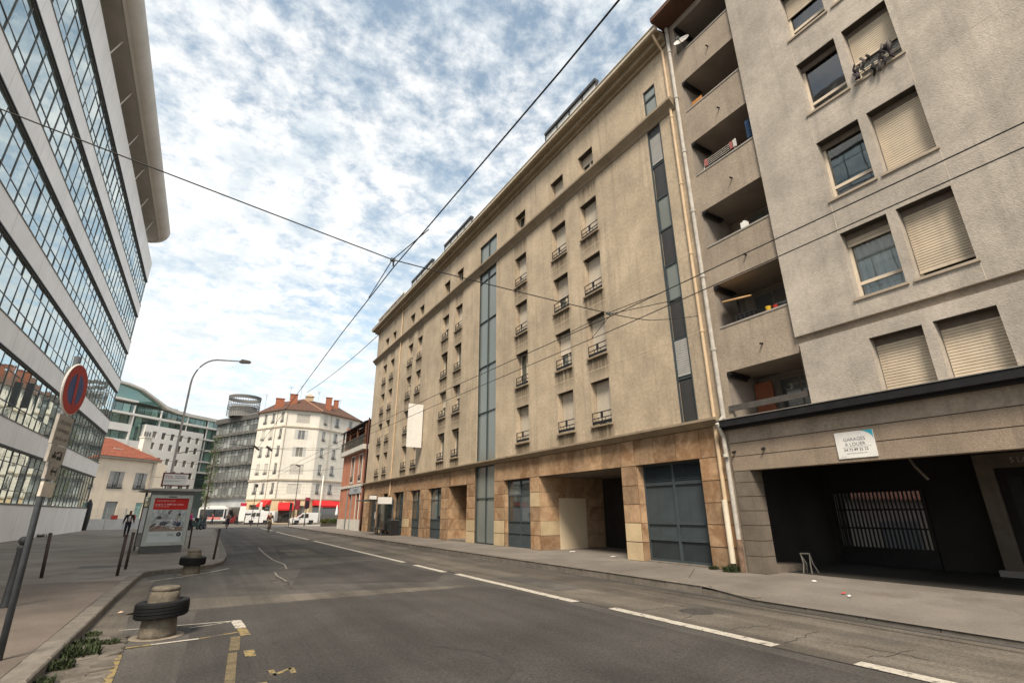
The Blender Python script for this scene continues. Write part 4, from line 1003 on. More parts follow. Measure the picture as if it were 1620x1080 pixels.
part_y(FR, 'gallery_slab', [(A0,A1+.1,-.45,.1,7.36,7.80)], white_base)
part_y(FR, 'gallery_wall', [(A0,A1,1.4,1.5,7.8,10.6)], wood)
m = MB()
for k in range(46): y = A0+.1+k*.203; yb(m, y-.012, y+.012, -.42, -.396, 7.8, 8.7)
yb(m, A0, A1, -.44, -.38, 8.66, 8.74); yb(m, A0, A1, -.42, -.40, 8.2, 8.23); FR.part('gallery_railing', m, M('rail_green_grey', (.085,.09,.078), .6, .1, 3, .05))
for y in (47.2, 50.2, 53.2, 56.2):
    m = MB(); yb(m, y-.08, y+.08, -.34, -.2, 7.8, 10.0); FR.part('gallery_post', m, wood)
m = MB(); m.quad((-A1-.4,-.55,9.92),(-A0,-.55,9.92),(-A0,5,12.4),(-A1-.4,5,12.4)); m.quad((-A1-.4,-.55,9.82),(-A0,-.55,9.82),(-A0,5,12.3),(-A1-.4,5,12.3)); m.quad((-A1-.4,-.55,9.82),(-A0,-.55,9.82),(-A0,-.55,9.92),(-A1-.4,-.55,9.92)); m.quad((-A1-.4,5,12.4),(-A0,5,12.4),(-A0,9,10.6),(-A1-.4,9,10.6)); m.quad((-A1-.4,-.55,9.82),(-A1-.4,5,12.3),(-A1-.4,5,12.4),(-A1-.4,-.55,9.92))
FR.part('roof', m, roof_dark)
pipe(FR, 46.95, -.10, .2, 10.3, .07, M('brown_pipe', (.10,.045,.035), .6, .15, 4, .05))

# ================================================================== ivory corner building across the crossroads
P = [(6.55,106.95),(10.47,100.0),(16.56,100.0),(25.8,106.45)]
cor = thing('corner_building', 'ivory six storey corner building with brown tiled roof and red awnings', 'building', (13, 103, 0))
EZ = 20.15
def far_win(face, u, z, w, h, kind, key, rail=False):
    wd = face.put('window', cached(('fw', w, h, kind), lambda: frame_mesh(w, h, M('grey_white_joinery', (.50,.48,.43), .6, .1, 3, .05), .09, 1 if kind < 2 else 0, 0)), u, .10, z)
    if kind == 0: sub(wd, 'pane', cached(('fwp', w, h), lambda: pane_mesh(w, h, far_glass, .08)), 0, .01, 0)
    elif kind == 1:
        sub(wd, 'pane', cached(('fwp', w, h), lambda: pane_mesh(w, h, far_glass, .08)), 0, .01, 0)
        for s_ in (0, 1):
            sub(wd, 'folding_shutter', cached(('fsh', w, h), lambda: MB().box(0, w*.26, -.05, 0, 0, h).mesh('folding_shutter', M('pale_grey_shutter', (.45,.44,.41), .7, .12, 2, .1))), 0 if not s_ else w*.74, -.03, 0)
    else: sub(wd, 'roller_shutter', cached(('fsl', w, h), lambda: slats_mesh(w-.1, h-.1, max(6, int(h/.12)), M('grey_far_shutter', (.50,.47,.41), .7, .1, 2, .05, rnd=.15), .015)), .05, -.02, .05)
    if rail: sub(wd, 'railing', cached(('frl', w), lambda: railing_mesh(w)), 0, -.2, 0)
    sub(wd, 'sill', cached(('fsi', w), lambda: sill_mesh(w, white_wall2)), 0, 0, 0)
fl = [5.0, 8.45, 11.6, 14.75, 17.85]
faces = []
for a, b in zip(P, P[1:]): faces.append(Face(cor, a, b))
cfg = {0: [(1.55,1.1),(3.9,1.1),(6.7,.85)], 1: [(2.0,2.35)], 2: [(1.1,.9),(4.1,1.25),(7.9,1.25)]}
kinds = {0: [[1,1,0],[2,2,0],[1,1,0],[2,2,0],[1,1,0]], 1: [[2],[2],[1],[1],[2]], 2: [[0,1,1],[0,1,2],[0,1,2],[0,1,2],[2,1,1]]}
for fi, F_ in enumerate(faces):
    hs = []
    for k, z in enumerate(fl):
        for u, w in cfg[fi]: hs.append((u, u+w, z, z+(1.95 if fi != 1 else 1.75), .18))
    if fi == 0: sh = [(1.2,4.2,.3,3.2,.4),(5.0,7.4,.0,3.0,.4)]
    elif fi == 1: sh = [(1.0,3.3,.1,3.1,.4),(4.2,5.5,.1,3.0,.4)]
    else: sh = [(.9,9.6,.1,3.3,.5)]
    m = MB(); m.wall(0, F_.len, 4.2, EZ, hs); F_.part('wall', m, white_wall)
    m = MB(); m.wall(0, F_.len, 0, 4.2, sh, d=.02); F_.part('shop_wall', m, M('sand_plaster', (.60,.46,.28), .9, .08, .7, .2))
    for s_ in sh: F_.part('shop_window', MB().box(s_[0], s_[1], .38, .42, s_[2], s_[3]), far_glass)
    m = MB(); m.box(-.05, F_.len+.05, -.22, .02, 7.35, 7.62); m.box(-.04, F_.len+.04, -.16, .02, 16.95, 17.18); m.box(-.04, F_.len+.04, -.12, .02, 4.0, 4.25); F_.part('cornice', m, white_wall2)
    m = MB()
    for z in (5.0,5.6,6.2,6.8): 
        last = 0
        for u, w in cfg[fi]+[(F_.len, 0)]:
            m.box(last+.02, u-.02, -.012, .01, z-.03, z); last = u+w
    F_.part('rustication', m, white_wall2)
    m = MB(); m.box(-.2, F_.len+.2, -.55, .05, EZ, EZ+.16); F_.part('eave', m, M('eave_brown', (.16,.10,.07), .8, .1, 2, .1))
    for k, z in enumerate(fl):
        for j, (u, w) in enumerate(cfg[fi]): far_win(F_, u, z, w, 1.95 if fi != 1 else 1.75, kinds[fi][k][j], 0, rail=(fi != 1))
    m = MB(); dpx = {0: 5.6, 1: .25, 2: 3.0}[fi]; m.tube([(dpx,-.1,4.2),(dpx,-.1,EZ)], .06, 6); F_.part('downpipe', m, M('far_pipe', (.42,.38,.31), .7, .1, 3, 0))
# back walls and hipped roof
B = [(30.5,118),(9.6,119)]
m = MB(); poly = P+B
for a, b in ((P[3], B[0]), (B[0], B[1]), (B[1], P[0])): m.quad((a[0],a[1],0),(b[0],b[1],0),(b[0],b[1],EZ),(a[0],a[1],EZ))
add(cor, 'wall', m, white_wall).location = (-13,-103,0)
def outset(p, k=.55): c_ = Vector((14.5,108)); v = Vector(p)-c_; return tuple(c_+v*(1+k/v.length))
Eo = [outset(p) for p in P+B]; apex = [(14.2,107.5,24.0),(21.5,111.5,24.0),(10.0,111.5,23.6)]
m = MB(); z = EZ+.14; e = [(x, y, z) for x, y in Eo]
m.quad(e[0], e[1], apex[0], apex[2]); m.quad(e[1], e[2], apex[0]); m.quad(e[2], e[3], apex[1], apex[0]); m.quad(e[3], e[4], apex[1]); m.quad(e[4], e[5], apex[2], apex[0], apex[1]); m.quad(e[5], e[0], apex[2])
rf = add(cor, 'roof', m, tile_brown); rf.location = (-13,-103,0)
for x, y, w, d, z0, z1 in ((9.6,105.0,1.5,.9,20.8,23.0),(11.9,104.0,1.3,.9,21.2,23.9),(18.6,104.2,1.1,.9,20.9,24.0),(21,109,.9,.9,22.5,24.6)):
    m = MB(); m.box(x-w/2, x+w/2, y-d/2, y+d/2, z0, z1); m.box(x-w/2-.08, x+w/2+.08, y-d/2-.08, y+d/2+.08, z1, z1+.12); link('chimney', m.mesh('chimney', brick_red), rf)
m = MB(); m.box(14.6,16.0,107,108.4,23.6,24.6); m.quad((14.4,106.8,24.6),(16.2,106.8,24.6),(15.3,107.7,25.3)); m.quad((16.2,106.8,24.6),(16.2,108.6,24.6),(15.3,107.7,25.3)); m.quad((14.4,108.6,24.6),(14.4,106.8,24.6),(15.3,107.7,25.3)); link('roof_lantern', m.mesh('roof_lantern', M('lantern_wood', (.45,.32,.20), .8, .1, 3, .1)), rf)
m = MB(); m.tube([(13.8,103.2,EZ+1),(17.6,101.0,EZ+.3)], .06, 5); m.tube([(14.2,107.5,24.02),(17.05,99.9,EZ+.3)], .10, 5); link('ridge_tiles', m.mesh('ridge_tiles', M('ridge_clay', (.36,.20,.12), .9, .1, 3, .1)), rf)
for x, y, z0, h in ((7.2,106.5,20.6,3.4),(11.2,104.6,23,2.6),(13.5,107,24,2.6),(17.0,107.2,24,1.8),(21.5,107.5,22,2.6)):
    m = MB(); m.tube([(x,y,z0),(x,y,z0+h)], .03, 5)
    for k in range(3): m.tube([(x-.5+.1*k,y,z0+h-.25*k),(x+.5-.1*k,y,z0+h-.25*k)], .02, 4)
    link('antenna', m.mesh('antenna', galv), rf)
# awnings
def awning(face, u0, u1, z0, z1, out, stripes=True):
    m = MB(); n = 6
    for k in range(n):
        a, b = u0+(u1-u0)*k/n, u0+(u1-u0)*(k+1)/n
        m.quad((a,-.02,z1),(b,-.02,z1),(b,-out,z0),(a,-out,z0)); m.quad((a,-out,z0),(b,-out,z0),(b,-out,z0-.3),(a,-out,z0-.3))
    m.quad((u0,-.02,z1),(u0,-out,z0),(u0,-.02,z0)); m.quad((u1,-.02,z1),(u1,-out,z0),(u1,-.02,z0))
    face.part('awning', m, awning_red)
awning(faces[0], 4.9, 7.5, 3.15, 4.05, 1.1); awning(faces[1], .9, 3.4, 2.5, 3.55, .9); awning(faces[2], .7, 5.6, 3.05, 4.0, 1.6); awning(faces[2], 5.7, 9.6, 2.9, 3.9, 1.4)
faces[1].put('lettering', text_mesh('LE TABAC', .62, red_p), 1.0, -.03, 3.62, R(90))
faces[1].part('blade_sign', MB().box(3.6, 4.4, -.9, -.8, 2.3, 4.0), M('dark_red_sign', (.20,.02,.03), .6, .2, 4, 0))

# ================================================================== grey louvred office with drum on the roof
lou = thing('office_building', 'grey glass office building with horizontal louvres and a rooftop drum', 'building', (4, 117, 0))
FL_ = Face(lou, (-.3,124.9), (7.2,110.3)); LN = FL_.len
LH = 20.9
m = MB(); m.box(0, LN, .12, 14, 0, LH); FL_.part('wall', m, M('grey_wall', (.30,.295,.27), .8, .08, .5, .05))
levels = [(5.2,3.0),(8.4,2.9),(11.5,3.0),(14.7,2.9),(17.7,2.6)]
for z, h in levels:
    n = 13; w = round((LN-.3)/n, 3)
    for k in range(n):
        for r in range(2): FL_.put('pane', cached(('lp', w, round(h*.42, 2)), lambda: MB().box(.03, w-.03, 0, .02, 0, h*.42).mesh('pane', grey_glass)), .15+k*w, .07, z+.1+r*h*.44)
    m = MB()
    for k in range(n+1): m.box(.15+k*w-.03, .15+k*w+.03, .0, .10, z, z+h)
    m.box(0, LN, .02, .10, z+h*.45, z+h*.45+.06); FL_.part('mullions', m, louver_d)
    m = MB()
    for k in range(5): m.box(.0, LN-.4, -.55+.05*k, -.25+.05*k, z-.62+k*.13, z-.57+k*.13)
    for k in range(8): m.box(.2+k*(LN-.8)/7, .28+k*(LN-.8)/7, -.5, .1, z-.64, z-.04)
    FL_.part('louvres', m, louver_m)
m = MB()
for k in range(9): m.box(0, LN, -.5, -.15, 20.0+k*.11, 20.04+k*.11)
m.box(-.1, LN+.1, -.3, 13.5, 20.98, 21.1); FL_.part('roof_louvres', m, louver_m)
m = MB(); m.box(.0, LN, .0, .12, 2.9, 4.6); FL_.part('metal_fascia', m, M('zinc_fascia', (.42,.43,.43), .5, .1, 1.2, .05))
m = MB(); m.box(.6, LN-.6, .02, .12, .2, 2.9); FL_.part('shopfront', m, far_glass)
m = MB(); n = 26
c0 = (3.95,118.0,0)
m.lathe([(3.1,24.6),(3.16,25.3),(3.0,25.35),(2.9,24.7),(3.1,24.6)], 36, c0); m.lathe([(3.1,22.6),(3.12,22.8),(3.0,22.8)], 36, c0); m.lathe([(3.1,23.1),(3.12,23.25),(3.0,23.25)], 36, c0)
for k in range(40):
    a = 2*PI*k/40; x, y = c0[0]+3.02*math.cos(a), c0[1]+3.02*math.sin(a); m.box(x-.035, x+.035, y-.035, y+.035, 21.0, 24.7)
o = add(lou, 'roof_drum', m, louver_d); o.location = (-4,-117,0)
m = MB(); m.lathe([(2.6,20.9),(2.6,23.1),(0,23.2)], 24, c0); o = add(lou, 'drum_core', m, louver_m); o.location = (-4,-117,0)
m = MB(); m.box(2.6, 9.0, 1.2, 7, 20.9, 22.4); FL_.part('roof_plant', m, modern_white)
m = MB(); m.box(4.4, 5.2, 1.1, 1.25, 21.3, 22.1); m.box(6.2, 7.0, 1.1, 1.25, 21.3, 22.1); FL_.part('roof_plant_window', m, far_glass)

# ================================================================== curved roof office behind, white block with small windows
mod = thing('office_building', 'white and green glass office building with wavy roof behind the cream house', 'building', (-8, 128, 0))
FM = Face(mod, (-1.6-28*math.sin(R(47)), 130-28*math.cos(R(47))), theta=R(43)); U0 = 28.0      # u = 28 at the white block's right corner
def ux(u): return u+U0
m = MB(); m.box(ux(-27), ux(12), .9, 16, 0, 21.3); FM.part('wall', m, M('dark_core', (.16,.20,.18), .7, .1, .4, 0))
# curved roof fascia
cur = [(-28,24.3),(-25,25.3),(-22,25.5),(-19.9,25.45),(-17.2,25.0),(-14.2,23.75),(-11.6,22.65),(-8.9,22.2),(-5.8,22.05),(1.7,22.05),(12,22.1)]
m = MB()
for (a, za), (b, zb) in zip(cur, cur[1:]):
    t1 = .40 if a < -12 else .62; t2 = .40 if b < -12 else .62
    m.quad((ux(a),-.6,za-t1),(ux(b),-.6,zb-t2),(ux(b),-.6,zb),(ux(a),-.6,za)); m.quad((ux(a),-.6,za),(ux(b),-.6,zb),(ux(b),15,zb),(ux(a),15,za)); m.quad((ux(a),-.6,za-t1),(ux(b),-.6,zb-t2),(ux(b),15,zb-t2),(ux(a),15,za-t1))
FM.part('roof', m, M('modern_roof', (.56,.53,.48), .7, .05, .5, 0))
m = MB()
for (a, za), (b, zb) in zip(cur[:7], cur[1:7]): m.quad((ux(a),.2,22.3),(ux(b),.2,min(22.3, zb-.4) if zb < 22.7 else 22.3),(ux(b),.2,max(22.3, zb-.4)),(ux(a),.2,max(22.3, za-.4)))
FM.part('gable_glass', m, teal_glass)
m = MB(); m.box(ux(-10.6), ux(-6.2), 3, 6, 22.2, 23.2); FM.part('roof_plant', m, M('plant_grey', (.27,.28,.28), .7, .1, 1, 0))
m = MB(); m.box(ux(-27), ux(-17.6), -.5, .9, 22.15, 22.5); m.box(ux(-27), ux(12), -.6, .9, 19.62, 20.0); m.box(ux(-2.4), ux(12), -.6, .9, 17.05, 17.4); m.box(ux(-2.2), ux(12), -.6, .9, 14.75, 15.05); m.box(ux(-2.2), ux(12), -.6, .9, 12.3, 12.6); m.box(ux(-2.2), ux(12), -.6, .9, 10.0, 10.35)
m.box(ux(-27), ux(-17.9), -.4, .9, 16.5, 17.85); m.box(ux(-27), ux(-15.3), -.4, .9, 13.2, 15.0); m.box(ux(-18), ux(-17.7), -.45, .9, 13, 19.6)
FM.part('floor_slab', m, modern_white)
# green glass panes floor by floor
def pane_row(u0, u1, z0, z1, w, mt, d=.3):
    n = max(1, round((u1-u0)/w)); w = round((u1-u0)/n, 3); h = round(z1-z0, 2)
    for k in range(n): FM.put('pane', cached(('mp', w, h, mt.name), lambda: MB().box(.05, w-.05, 0, .03, 0, h).mesh('pane', mt)), ux(u0)+k*w, d, z0)
pane_row(-27, -.9, 20.0, 21.7, 1.45, green_glass); pane_row(-.8, 11, 20.0, 21.5, 1.5, green_glass, .0); pane_row(-27, -1.0, 17.5, 19.6, 1.45, green_glass); pane_row(-.9, 11, 17.45, 19.6, 1.5, green_glass, .0)
pane_row(-1.6, 11, 15.1, 17.0, 1.5, green_glass, .0); pane_row(-1.7, 11, 12.65, 14.7, 1.5, green_glass, .1); pane_row(-1.8, 11, 10.4, 12.2, 1.5, green_glass, .1); pane_row(-1.8, 11, 7.6, 10, 1.5, green_glass, .1); pane_row(-27, -17.9, 15.05, 16.4, 1.6, green_glass, .0); pane_row(-17.6, -15.2, 15.0, 17.8, 1.2, green_glass, .2)
for u in (-24,-17.9,-12.3,-6.2,-1.0): FM.part('column', MB().box(ux(u)-.1, ux(u)+.1, -.4, -.2, 10 if u > -2 else 17.5, 21.6), modern_white)
hs = []
for r, z in enumerate((15.95,13.8,11.0,8.6,6.2)):
    for k in range(6): hs.append((ux(-13.5)+k*1.98, ux(-13.5)+k*1.98+.85, z, z+1.3, .3))
m = MB(); m.wall(ux(-15.2), ux(-1.9), 0, 18.35, hs, d=-.7); m.quad((ux(-1.9),-.7,0),(ux(-1.9),.9,0),(ux(-1.9),.9,18.35),(ux(-1.9),-.7,18.35)); m.quad((ux(-15.2),-.7,18.35),(ux(-1.9),-.7,18.35),(ux(-1.9),.9,18.35),(ux(-15.2),.9,18.35)); m.quad((ux(-15.2),-.7,0),(ux(-15.2),.9,0),(ux(-15.2),.9,18.35),(ux(-15.2),-.7,18.35)); FM.part('white_block', m, modern_white)
for h_ in hs: 
    wd = FM.put('window', cached(('mwf',), lambda: frame_mesh(.85, 1.3, M('grey_joinery', (.30,.30,.28)), .05, 0)), h_[0], -.45, h_[2]); sub(wd, 'pane', cached(('mwp',), lambda: pane_mesh(.85, 1.3, far_glass, .04)), 0, .01, 0)

# ================================================================== cream house with red roof
hou = thing('house', 'cream two storey house with red tiled roof behind the white hoarding', 'house', (-5.9, 78, .2))
FH = Face(hou, (-5.9-11*math.sin(R(48)), 78-11*math.cos(R(48))), theta=R(42)); UH = 11.0
hw = [(-5.45,-3.75),(-2.45,-.95),(-8.6,-7.0)]
hs = [(UH+a, UH+b, 4.5, 6.45, .18) for a, b in hw]+[(UH-5.1,UH-3.7,.2,3.1,.2),(UH-1.55,UH-.7,1.0,3.0,.2)]
m = MB(); m.wall(0, UH, 0, 8.05, hs); m.quad((UH,0,0),(UH,9,0),(UH,9,8.05),(UH,0,8.05)); m.quad((0,0,0),(0,9,0),(0,9,8.05),(0,0,8.05)); m.quad((0,9,0),(UH,9,0),(UH,9,8.05),(0,9,8.05)); FH.part('wall', m, cream_wall)
m = MB(); m.box(-.3, UH+.25, -.35, .02, 7.85, 8.08); FH.part('eave', m, M('eave_grey', (.42,.37,.30), .8, .1, 2, .1))
m = MB(); m.quad((-.4,-.45,8.1),(UH+.35,-.45,8.1),(UH-3.2,4.5,10.7),(-.4,4.5,10.7)); m.quad((UH+.35,-.45,8.1),(UH+.35,9.4,8.1),(UH-3.2,4.5,10.7)); m.quad((UH+.35,9.4,8.1),(-.4,9.4,8.1),(-.4,4.5,10.7),(UH-3.2,4.5,10.7)); hr = FH.part('roof', m, tile_red)
m = MB(); m.box(UH-4.6, UH-3.7, 1.5, 2.2, 9.15, 9.22); hl = link('skylight', m.mesh('skylight', white_frame), hr)
for a, b in hw:
    w = round(b-a, 2); wd = FH.put('window', cached(('hw', w), lambda: frame_mesh(w, 1.95, M('grey_joinery', (.30,.30,.28)), .08, 1)), UH+a, .1, 4.5); sub(wd, 'pane', cached(('hwp', w), lambda: pane_mesh(w, 1.95, far_glass, .07)), 0, .01, 0)
    sub(wd, 'folding_shutter', cached(('hws', w), lambda: MB().box(0, w*.3, -.06, 0, .1, 1.95).box(w*.7, w, -.06, 0, .1, 1.95).mesh('folding_shutter', M('grey_shutter_wood', (.33,.32,.30), .8, .12, 2, .1))), 0, -.02, 0)
    sub(wd, 'railing', cached(('hwr', w), lambda: railing_mesh(w)), 0, -.16, 0); sub(wd, 'sill', cached(('hwsi', w), lambda: sill_mesh(w, white_base, .15)), 0, 0, 0)
m = MB(); m.box(UH-5.1, UH-3.7, .12, .18, .2, 3.1); FH.part('house_door', m, M('grey_door', (.25,.26,.25)))
m = MB(); m.box(UH-1.55, UH-.7, .10, .16, 1.0, 3.0); FH.part('poster', m, M('mint_poster', (.28,.45,.40), .6, .3, 4, 0))
m = MB(); m.tube([(UH-.5,-.08,.2),(UH-.5,-.08,7.9)], .06, 6); FH.part('downpipe', m, M('far_pipe', (.42,.38,.31)))
# gable wall, chimney stack of the neighbour behind
nei = thing('house', 'low cream outbuilding with pale chimney behind the red roofed house', 'house', (-6.3, 84.5, .2))
FN = Face(nei, (-9.6, 83.2), theta=R(42))
m = MB(); m.prism([(0,0),(5.6,0),(5.6,8.2),(2.4,9.9),(0,10.3)], 0, 6); FN.part('wall', m, cream_wall)
m = MB(); m.box(1.3, 2.4, -.3, .5, 8.5, 11.6); m.box(1.2, 2.5, -.4, .6, 11.6, 11.75); FN.part('chimney', m, white_wall)
for k in range(3): FN.part('chimney_pot', MB().lathe([(.1,11.75),(.12,12.3),(.08,12.5)], 8, (1.5+k*.35,.1,0)), louver_d)
# site hoarding
fen = thing('hoarding', 'white site hoarding with mesh top in front of the cream house', 'fence', (-7, 68, .2))
FF = Face(fen, (-9.6, 64.2), (1.2, 75.2))
n = int(FF.len/2.0)
for k in range(n):
    FF.put('hoarding_panel', cached(('hp',), lambda: MB().box(.03, 1.97, 0, .04, 0, 1.02).mesh('hoarding_panel', M('hoarding_white', (.62,.60,.57), .6, .08, 1.5, .05, rnd=.08))), k*2.0, 0, .22)
    FF.put('post', cached(('hpo',), lambda: MB().box(-.03, .03, -.02, .06, 0, 2.05).mesh('post', alu)), k*2.0, 0, .22)
    mm = MB(); 
    for j in range(12): mm.box(.05+j*.165, .06+j*.165, .01, .02, 1.02, 2.0)
    for j in range(5): mm.box(.03, 1.97, .01, .02, 1.05+j*.235, 1.06+j*.235)
    FF.put('mesh_panel', cached(('hme',), lambda: mm.mesh('mesh_panel', alu)), k*2.0, 0, .22)
for k, c in ((1,(.5,.07,.05)),(2,(.45,.12,.08)),(3,(.3,.05,.05))):
    FF.part('notice', MB().box(k*2+.5, k*2+1.2, -.02, .0, 1.2, 1.6), M('notice_%d' % k, c, .6, .3, 5, 0))
m = MB(); m.lathe([(0,0),(1.1,.0),(1.35,1.2),(1.15,2.6),(.3,3.1),(0,3.1)], 18); 
gl = tag(link('recycling_container', m.mesh('recycling_container', black_p, True)), 'black rounded recycling container at the far corner of the white office', 'container'); gl.location = (-9.4, 63.2, .26); gl.scale = (.22,.40,.9)

# ================================================================== street furniture
# concrete bollards ringed with a tyre
def tyre_bollard(loc, label, tilt, rz):
    t = thing('concrete_bollard', label, 'bollard', loc, rz, 'concrete bollards ringed with tyres')
    m = MB(); m.lathe([(0,0),(.235,0),(.228,.05),(.223,.11),(.218,.17),(.210,.26),(.202,.36),(.196,.44),(.191,.51),(.185,.585),(.172,.592),(.172,.60),(.184,.607),(.180,.635),(.155,.652),(.0,.658)], 28); rj = random.Random(int(loc[1]*10)); m.v = [(x*(1+rj.uniform(-.018,.018)), y*(1+rj.uniform(-.018,.018)), z+rj.uniform(-.004,.004)) if z > .01 else (x, y, z) for x, y, z in m.v]; add(t, 'post', m, conc_bol, True)
    m = MB(); prof = []
    prof = [(.20,-.08),(.255,-.106),(.312,-.104),(.333,-.088),(.338,-.048),(.327,-.045),(.327,-.036),(.339,-.033),(.339,-.006),(.328,-.004),(.328,.004),(.339,.006),(.339,.033),(.327,.036),(.327,.045),(.338,.048),(.333,.088),(.312,.104),(.255,.106),(.20,.08),(.20,-.08)]
    m.lathe(prof, 40); add(t, 'tyre', m, rubber, False, (0,0,.36), (tilt[0], tilt[1], 0))
    m = MB(); m.lathe([(.20,.006),(.30,.012),(.34,.004)], 22); add(t, 'mortar_ring', m, M('mortar', (.26,.22,.17), .95, .2, 8, .4))
tyre_bollard((-.27,9.5,0), 'near concrete bollard with slipped black tyre by the yellow bay line', (R(-1), R(-2.2)), .3)
tyre_bollard((0.0,18.35,0), 'farther concrete bollard with black tyre at the kerb corner', (R(2), R(-2)), 1.4)

# thin brown posts on the pavement
def steel_post(x, y, h, lx, label):
    t = thing('steel_post', label, 'bollard', (x, y, zl(x)), 0, 'thin brown steel posts')
    m = MB(); m.tube([(0,0,0),(lx*.5,0,h*.5),(lx,0,h)], .038, 10); add(t, 'shaft', m, brown_metal, True)
    m = MB(); m.lathe([(.037,0),(.044,.01),(.044,.035),(.03,.05),(0,.052)], 12); add(t, 'cap', m, brown_metal, True, (lx,0,h-.01))
for x, y, h, lx, lb in ((-3.2,17.7,1.02,-.06,'thin brown steel post standing alone farthest left on the pavement'),(-1.65,17.5,.98,.0,'left one of two close brown steel posts before the advert panel'),(-1.66,19.3,.98,.0,'right one of two close brown steel posts before the advert panel'),(-.27,29.2,.98,-.02,'thin brown steel post beside the right edge of the advert panel'),(.62,21.8,.98,.03,'thin brown steel post at the rounded kerb corner')):
    steel_post(x, y, h, lx, lb)
t = thing('ball_top_post', 'dark grey ball topped post at the left edge of the picture', 'bollard', (-2.66, 12.6, zl(-2.66)))
add(t, 'shaft', MB().lathe([(.075,0),(.075,.05),(.055,.08),(.055,.92),(.065,.94),(.065,.97),(.03,1.0)], 16), M('post_grey', (.05,.052,.053), .5, .15, 6, .1), True)
m = MB(); m.lathe([(.0,-.075),(.045,-.06),(.072,-.02),(.075,.01),(.06,.05),(.03,.07),(0,.076)], 16); add(t, 'ball', m, M('post_grey', (.05,.052,.053)), True, (0,0,1.07))

# no parking sign
sg = thing('parking_sign', 'round red and blue no parking sign with plates on a leaning grey pole', 'sign', (-1.66, 8.28, .13))
add(sg, 'pole', MB().tube([(0,0,-.05),(-.06,.0,1.8),(-.10,0,3.5)], .034, 12), M('blue_grey_steel', (.070,.078,.084), .5, .2, 8, .08), True)
sn = Vector((.985,-.172,0)); ang = math.atan2(sn.y, sn.x)+PI/2           # face normal towards the road
def sgn(name, mb, mats, z, off=.05, lean=0):
    c = Vector((-.06*z/1.8, 0, z))+sn*off
    o = add(sg, name, mb, mats); o.location = c; o.rotation_euler = (0, R(lean), ang); return o
def disc(r0, r1, d, n=40):
    m = MB()
    for k in range(n):
        a, b = 2*PI*k/n, 2*PI*(k+1)/n
        if r0 > 0: m.quad((r0*math.cos(a),d,r0*math.sin(a)),(r1*math.cos(a),d,r1*math.sin(a)),(r1*math.cos(b),d,r1*math.sin(b)),(r0*math.cos(b),d,r0*math.sin(b)))
        else: m.quad((0,d,0),(r1*math.cos(a),d,r1*math.sin(a)),(r1*math.cos(b),d,r1*math.sin(b)))
    return m
m = MB(); m.lathe([(0,-.012),(.325,-.012),(.335,0),(.325,.012),(0,.012)], 40)
for i, v in enumerate(m.v): m.v[i] = (v[0], v[2], v[1])
face_ = sgn('disc', m, white_frame, 3.06, .07, 2)
for nm, mm, mt in (('red_ring', disc(.205,.318,-.014), red_p), ('blue_field', disc(0,.206,-.014), blue_p)): sub(face_, nm, mm.mesh(nm, mt))
m = MB(); w = .038; c45 = math.cos(R(100)); s45 = math.sin(R(100))
p = [(-.21,-w),(.21,-w),(.21,w),(-.21,w)]; m.quad(*[(x*c45-z*s45, -.017, x*s45+z*c45) for x, z in p]); sub(face_, 'red_bar', m.mesh('red_bar', red_p))
def plate(z0, z1, w, lines=(), mat=plate_m):
    m = MB(); m.box(-w/2, w/2, -.008, .0, 0, z1-z0); m.box(-w/2, -w/2+.012, -.008, .03, 0, z1-z0); m.box(w/2-.012, w/2, -.008, .03, 0, z1-z0); o = sgn('plate', m, mat, z0, .05, 1)
    for t_, sz, zz_ in lines:
        l = sub(o, 'lettering', text_mesh(t_, sz, black_p, 'CENTER'), 0, -.0095, zz_); l.rotation_euler = (R(90), 0, 0)
    return o
plate(2.345, 2.71, .40, (('LES JOURS',.066,.255),('OUVRABLES',.062,.155),('DE 7H A 19H',.056,.055)))
p2 = plate(2.13, 2.335, .40)
m = MB()
for q in ([(-.13,.05),(-.02,.05),(-.02,.09),(-.13,.09)],[(-.10,.09),(-.05,.09),(-.06,.13),(-.09,.13)],[(.0,.04),(.13,.04),(.13,.08),(.0,.08)],[(.08,.08),(.13,.08),(.12,.14),(.09,.14)],[(-.04,.10),(.07,.13),(.07,.15),(-.04,.12)]): m.quad(*[(x, -.0095, z) for x, z in q])
sub(p2, 'tow_pictogram', m.mesh('tow_pictogram', black_p))
p3 = plate(1.93, 2.125, .30)
m = MB(); m.quad((-.07,-.0095,.085),(.08,-.0095,.085),(.08,-.0095,.11),(-.07,-.0095,.11)); m.quad((-.07,-.0095,.0975),(-.03,-.0095,.15),(-.01,-.0095,.15),(-.045,-.0095,.0975)); m.quad((-.07,-.0095,.0975),(-.045,-.0095,.0975),(-.01,-.0095,.045),(-.03,-.0095,.045)); m.quad((.07,-.0095,.05),(.09,-.0095,.05),(.09,-.0095,.145),(.07,-.0095,.145)); sub(p3, 'arrow', m.mesh('arrow', black_p))
p4 = plate(1.73, 1.90, .30, mat=M('pale_plate', (.60,.54,.45), .6, .15, 9, .03, col2=(.40,.36,.18), c2=(.55,.7)))
add(sg, 'clamp', MB().box(-.17, -.08, -.05, .05, 3.22, 3.34), galv)

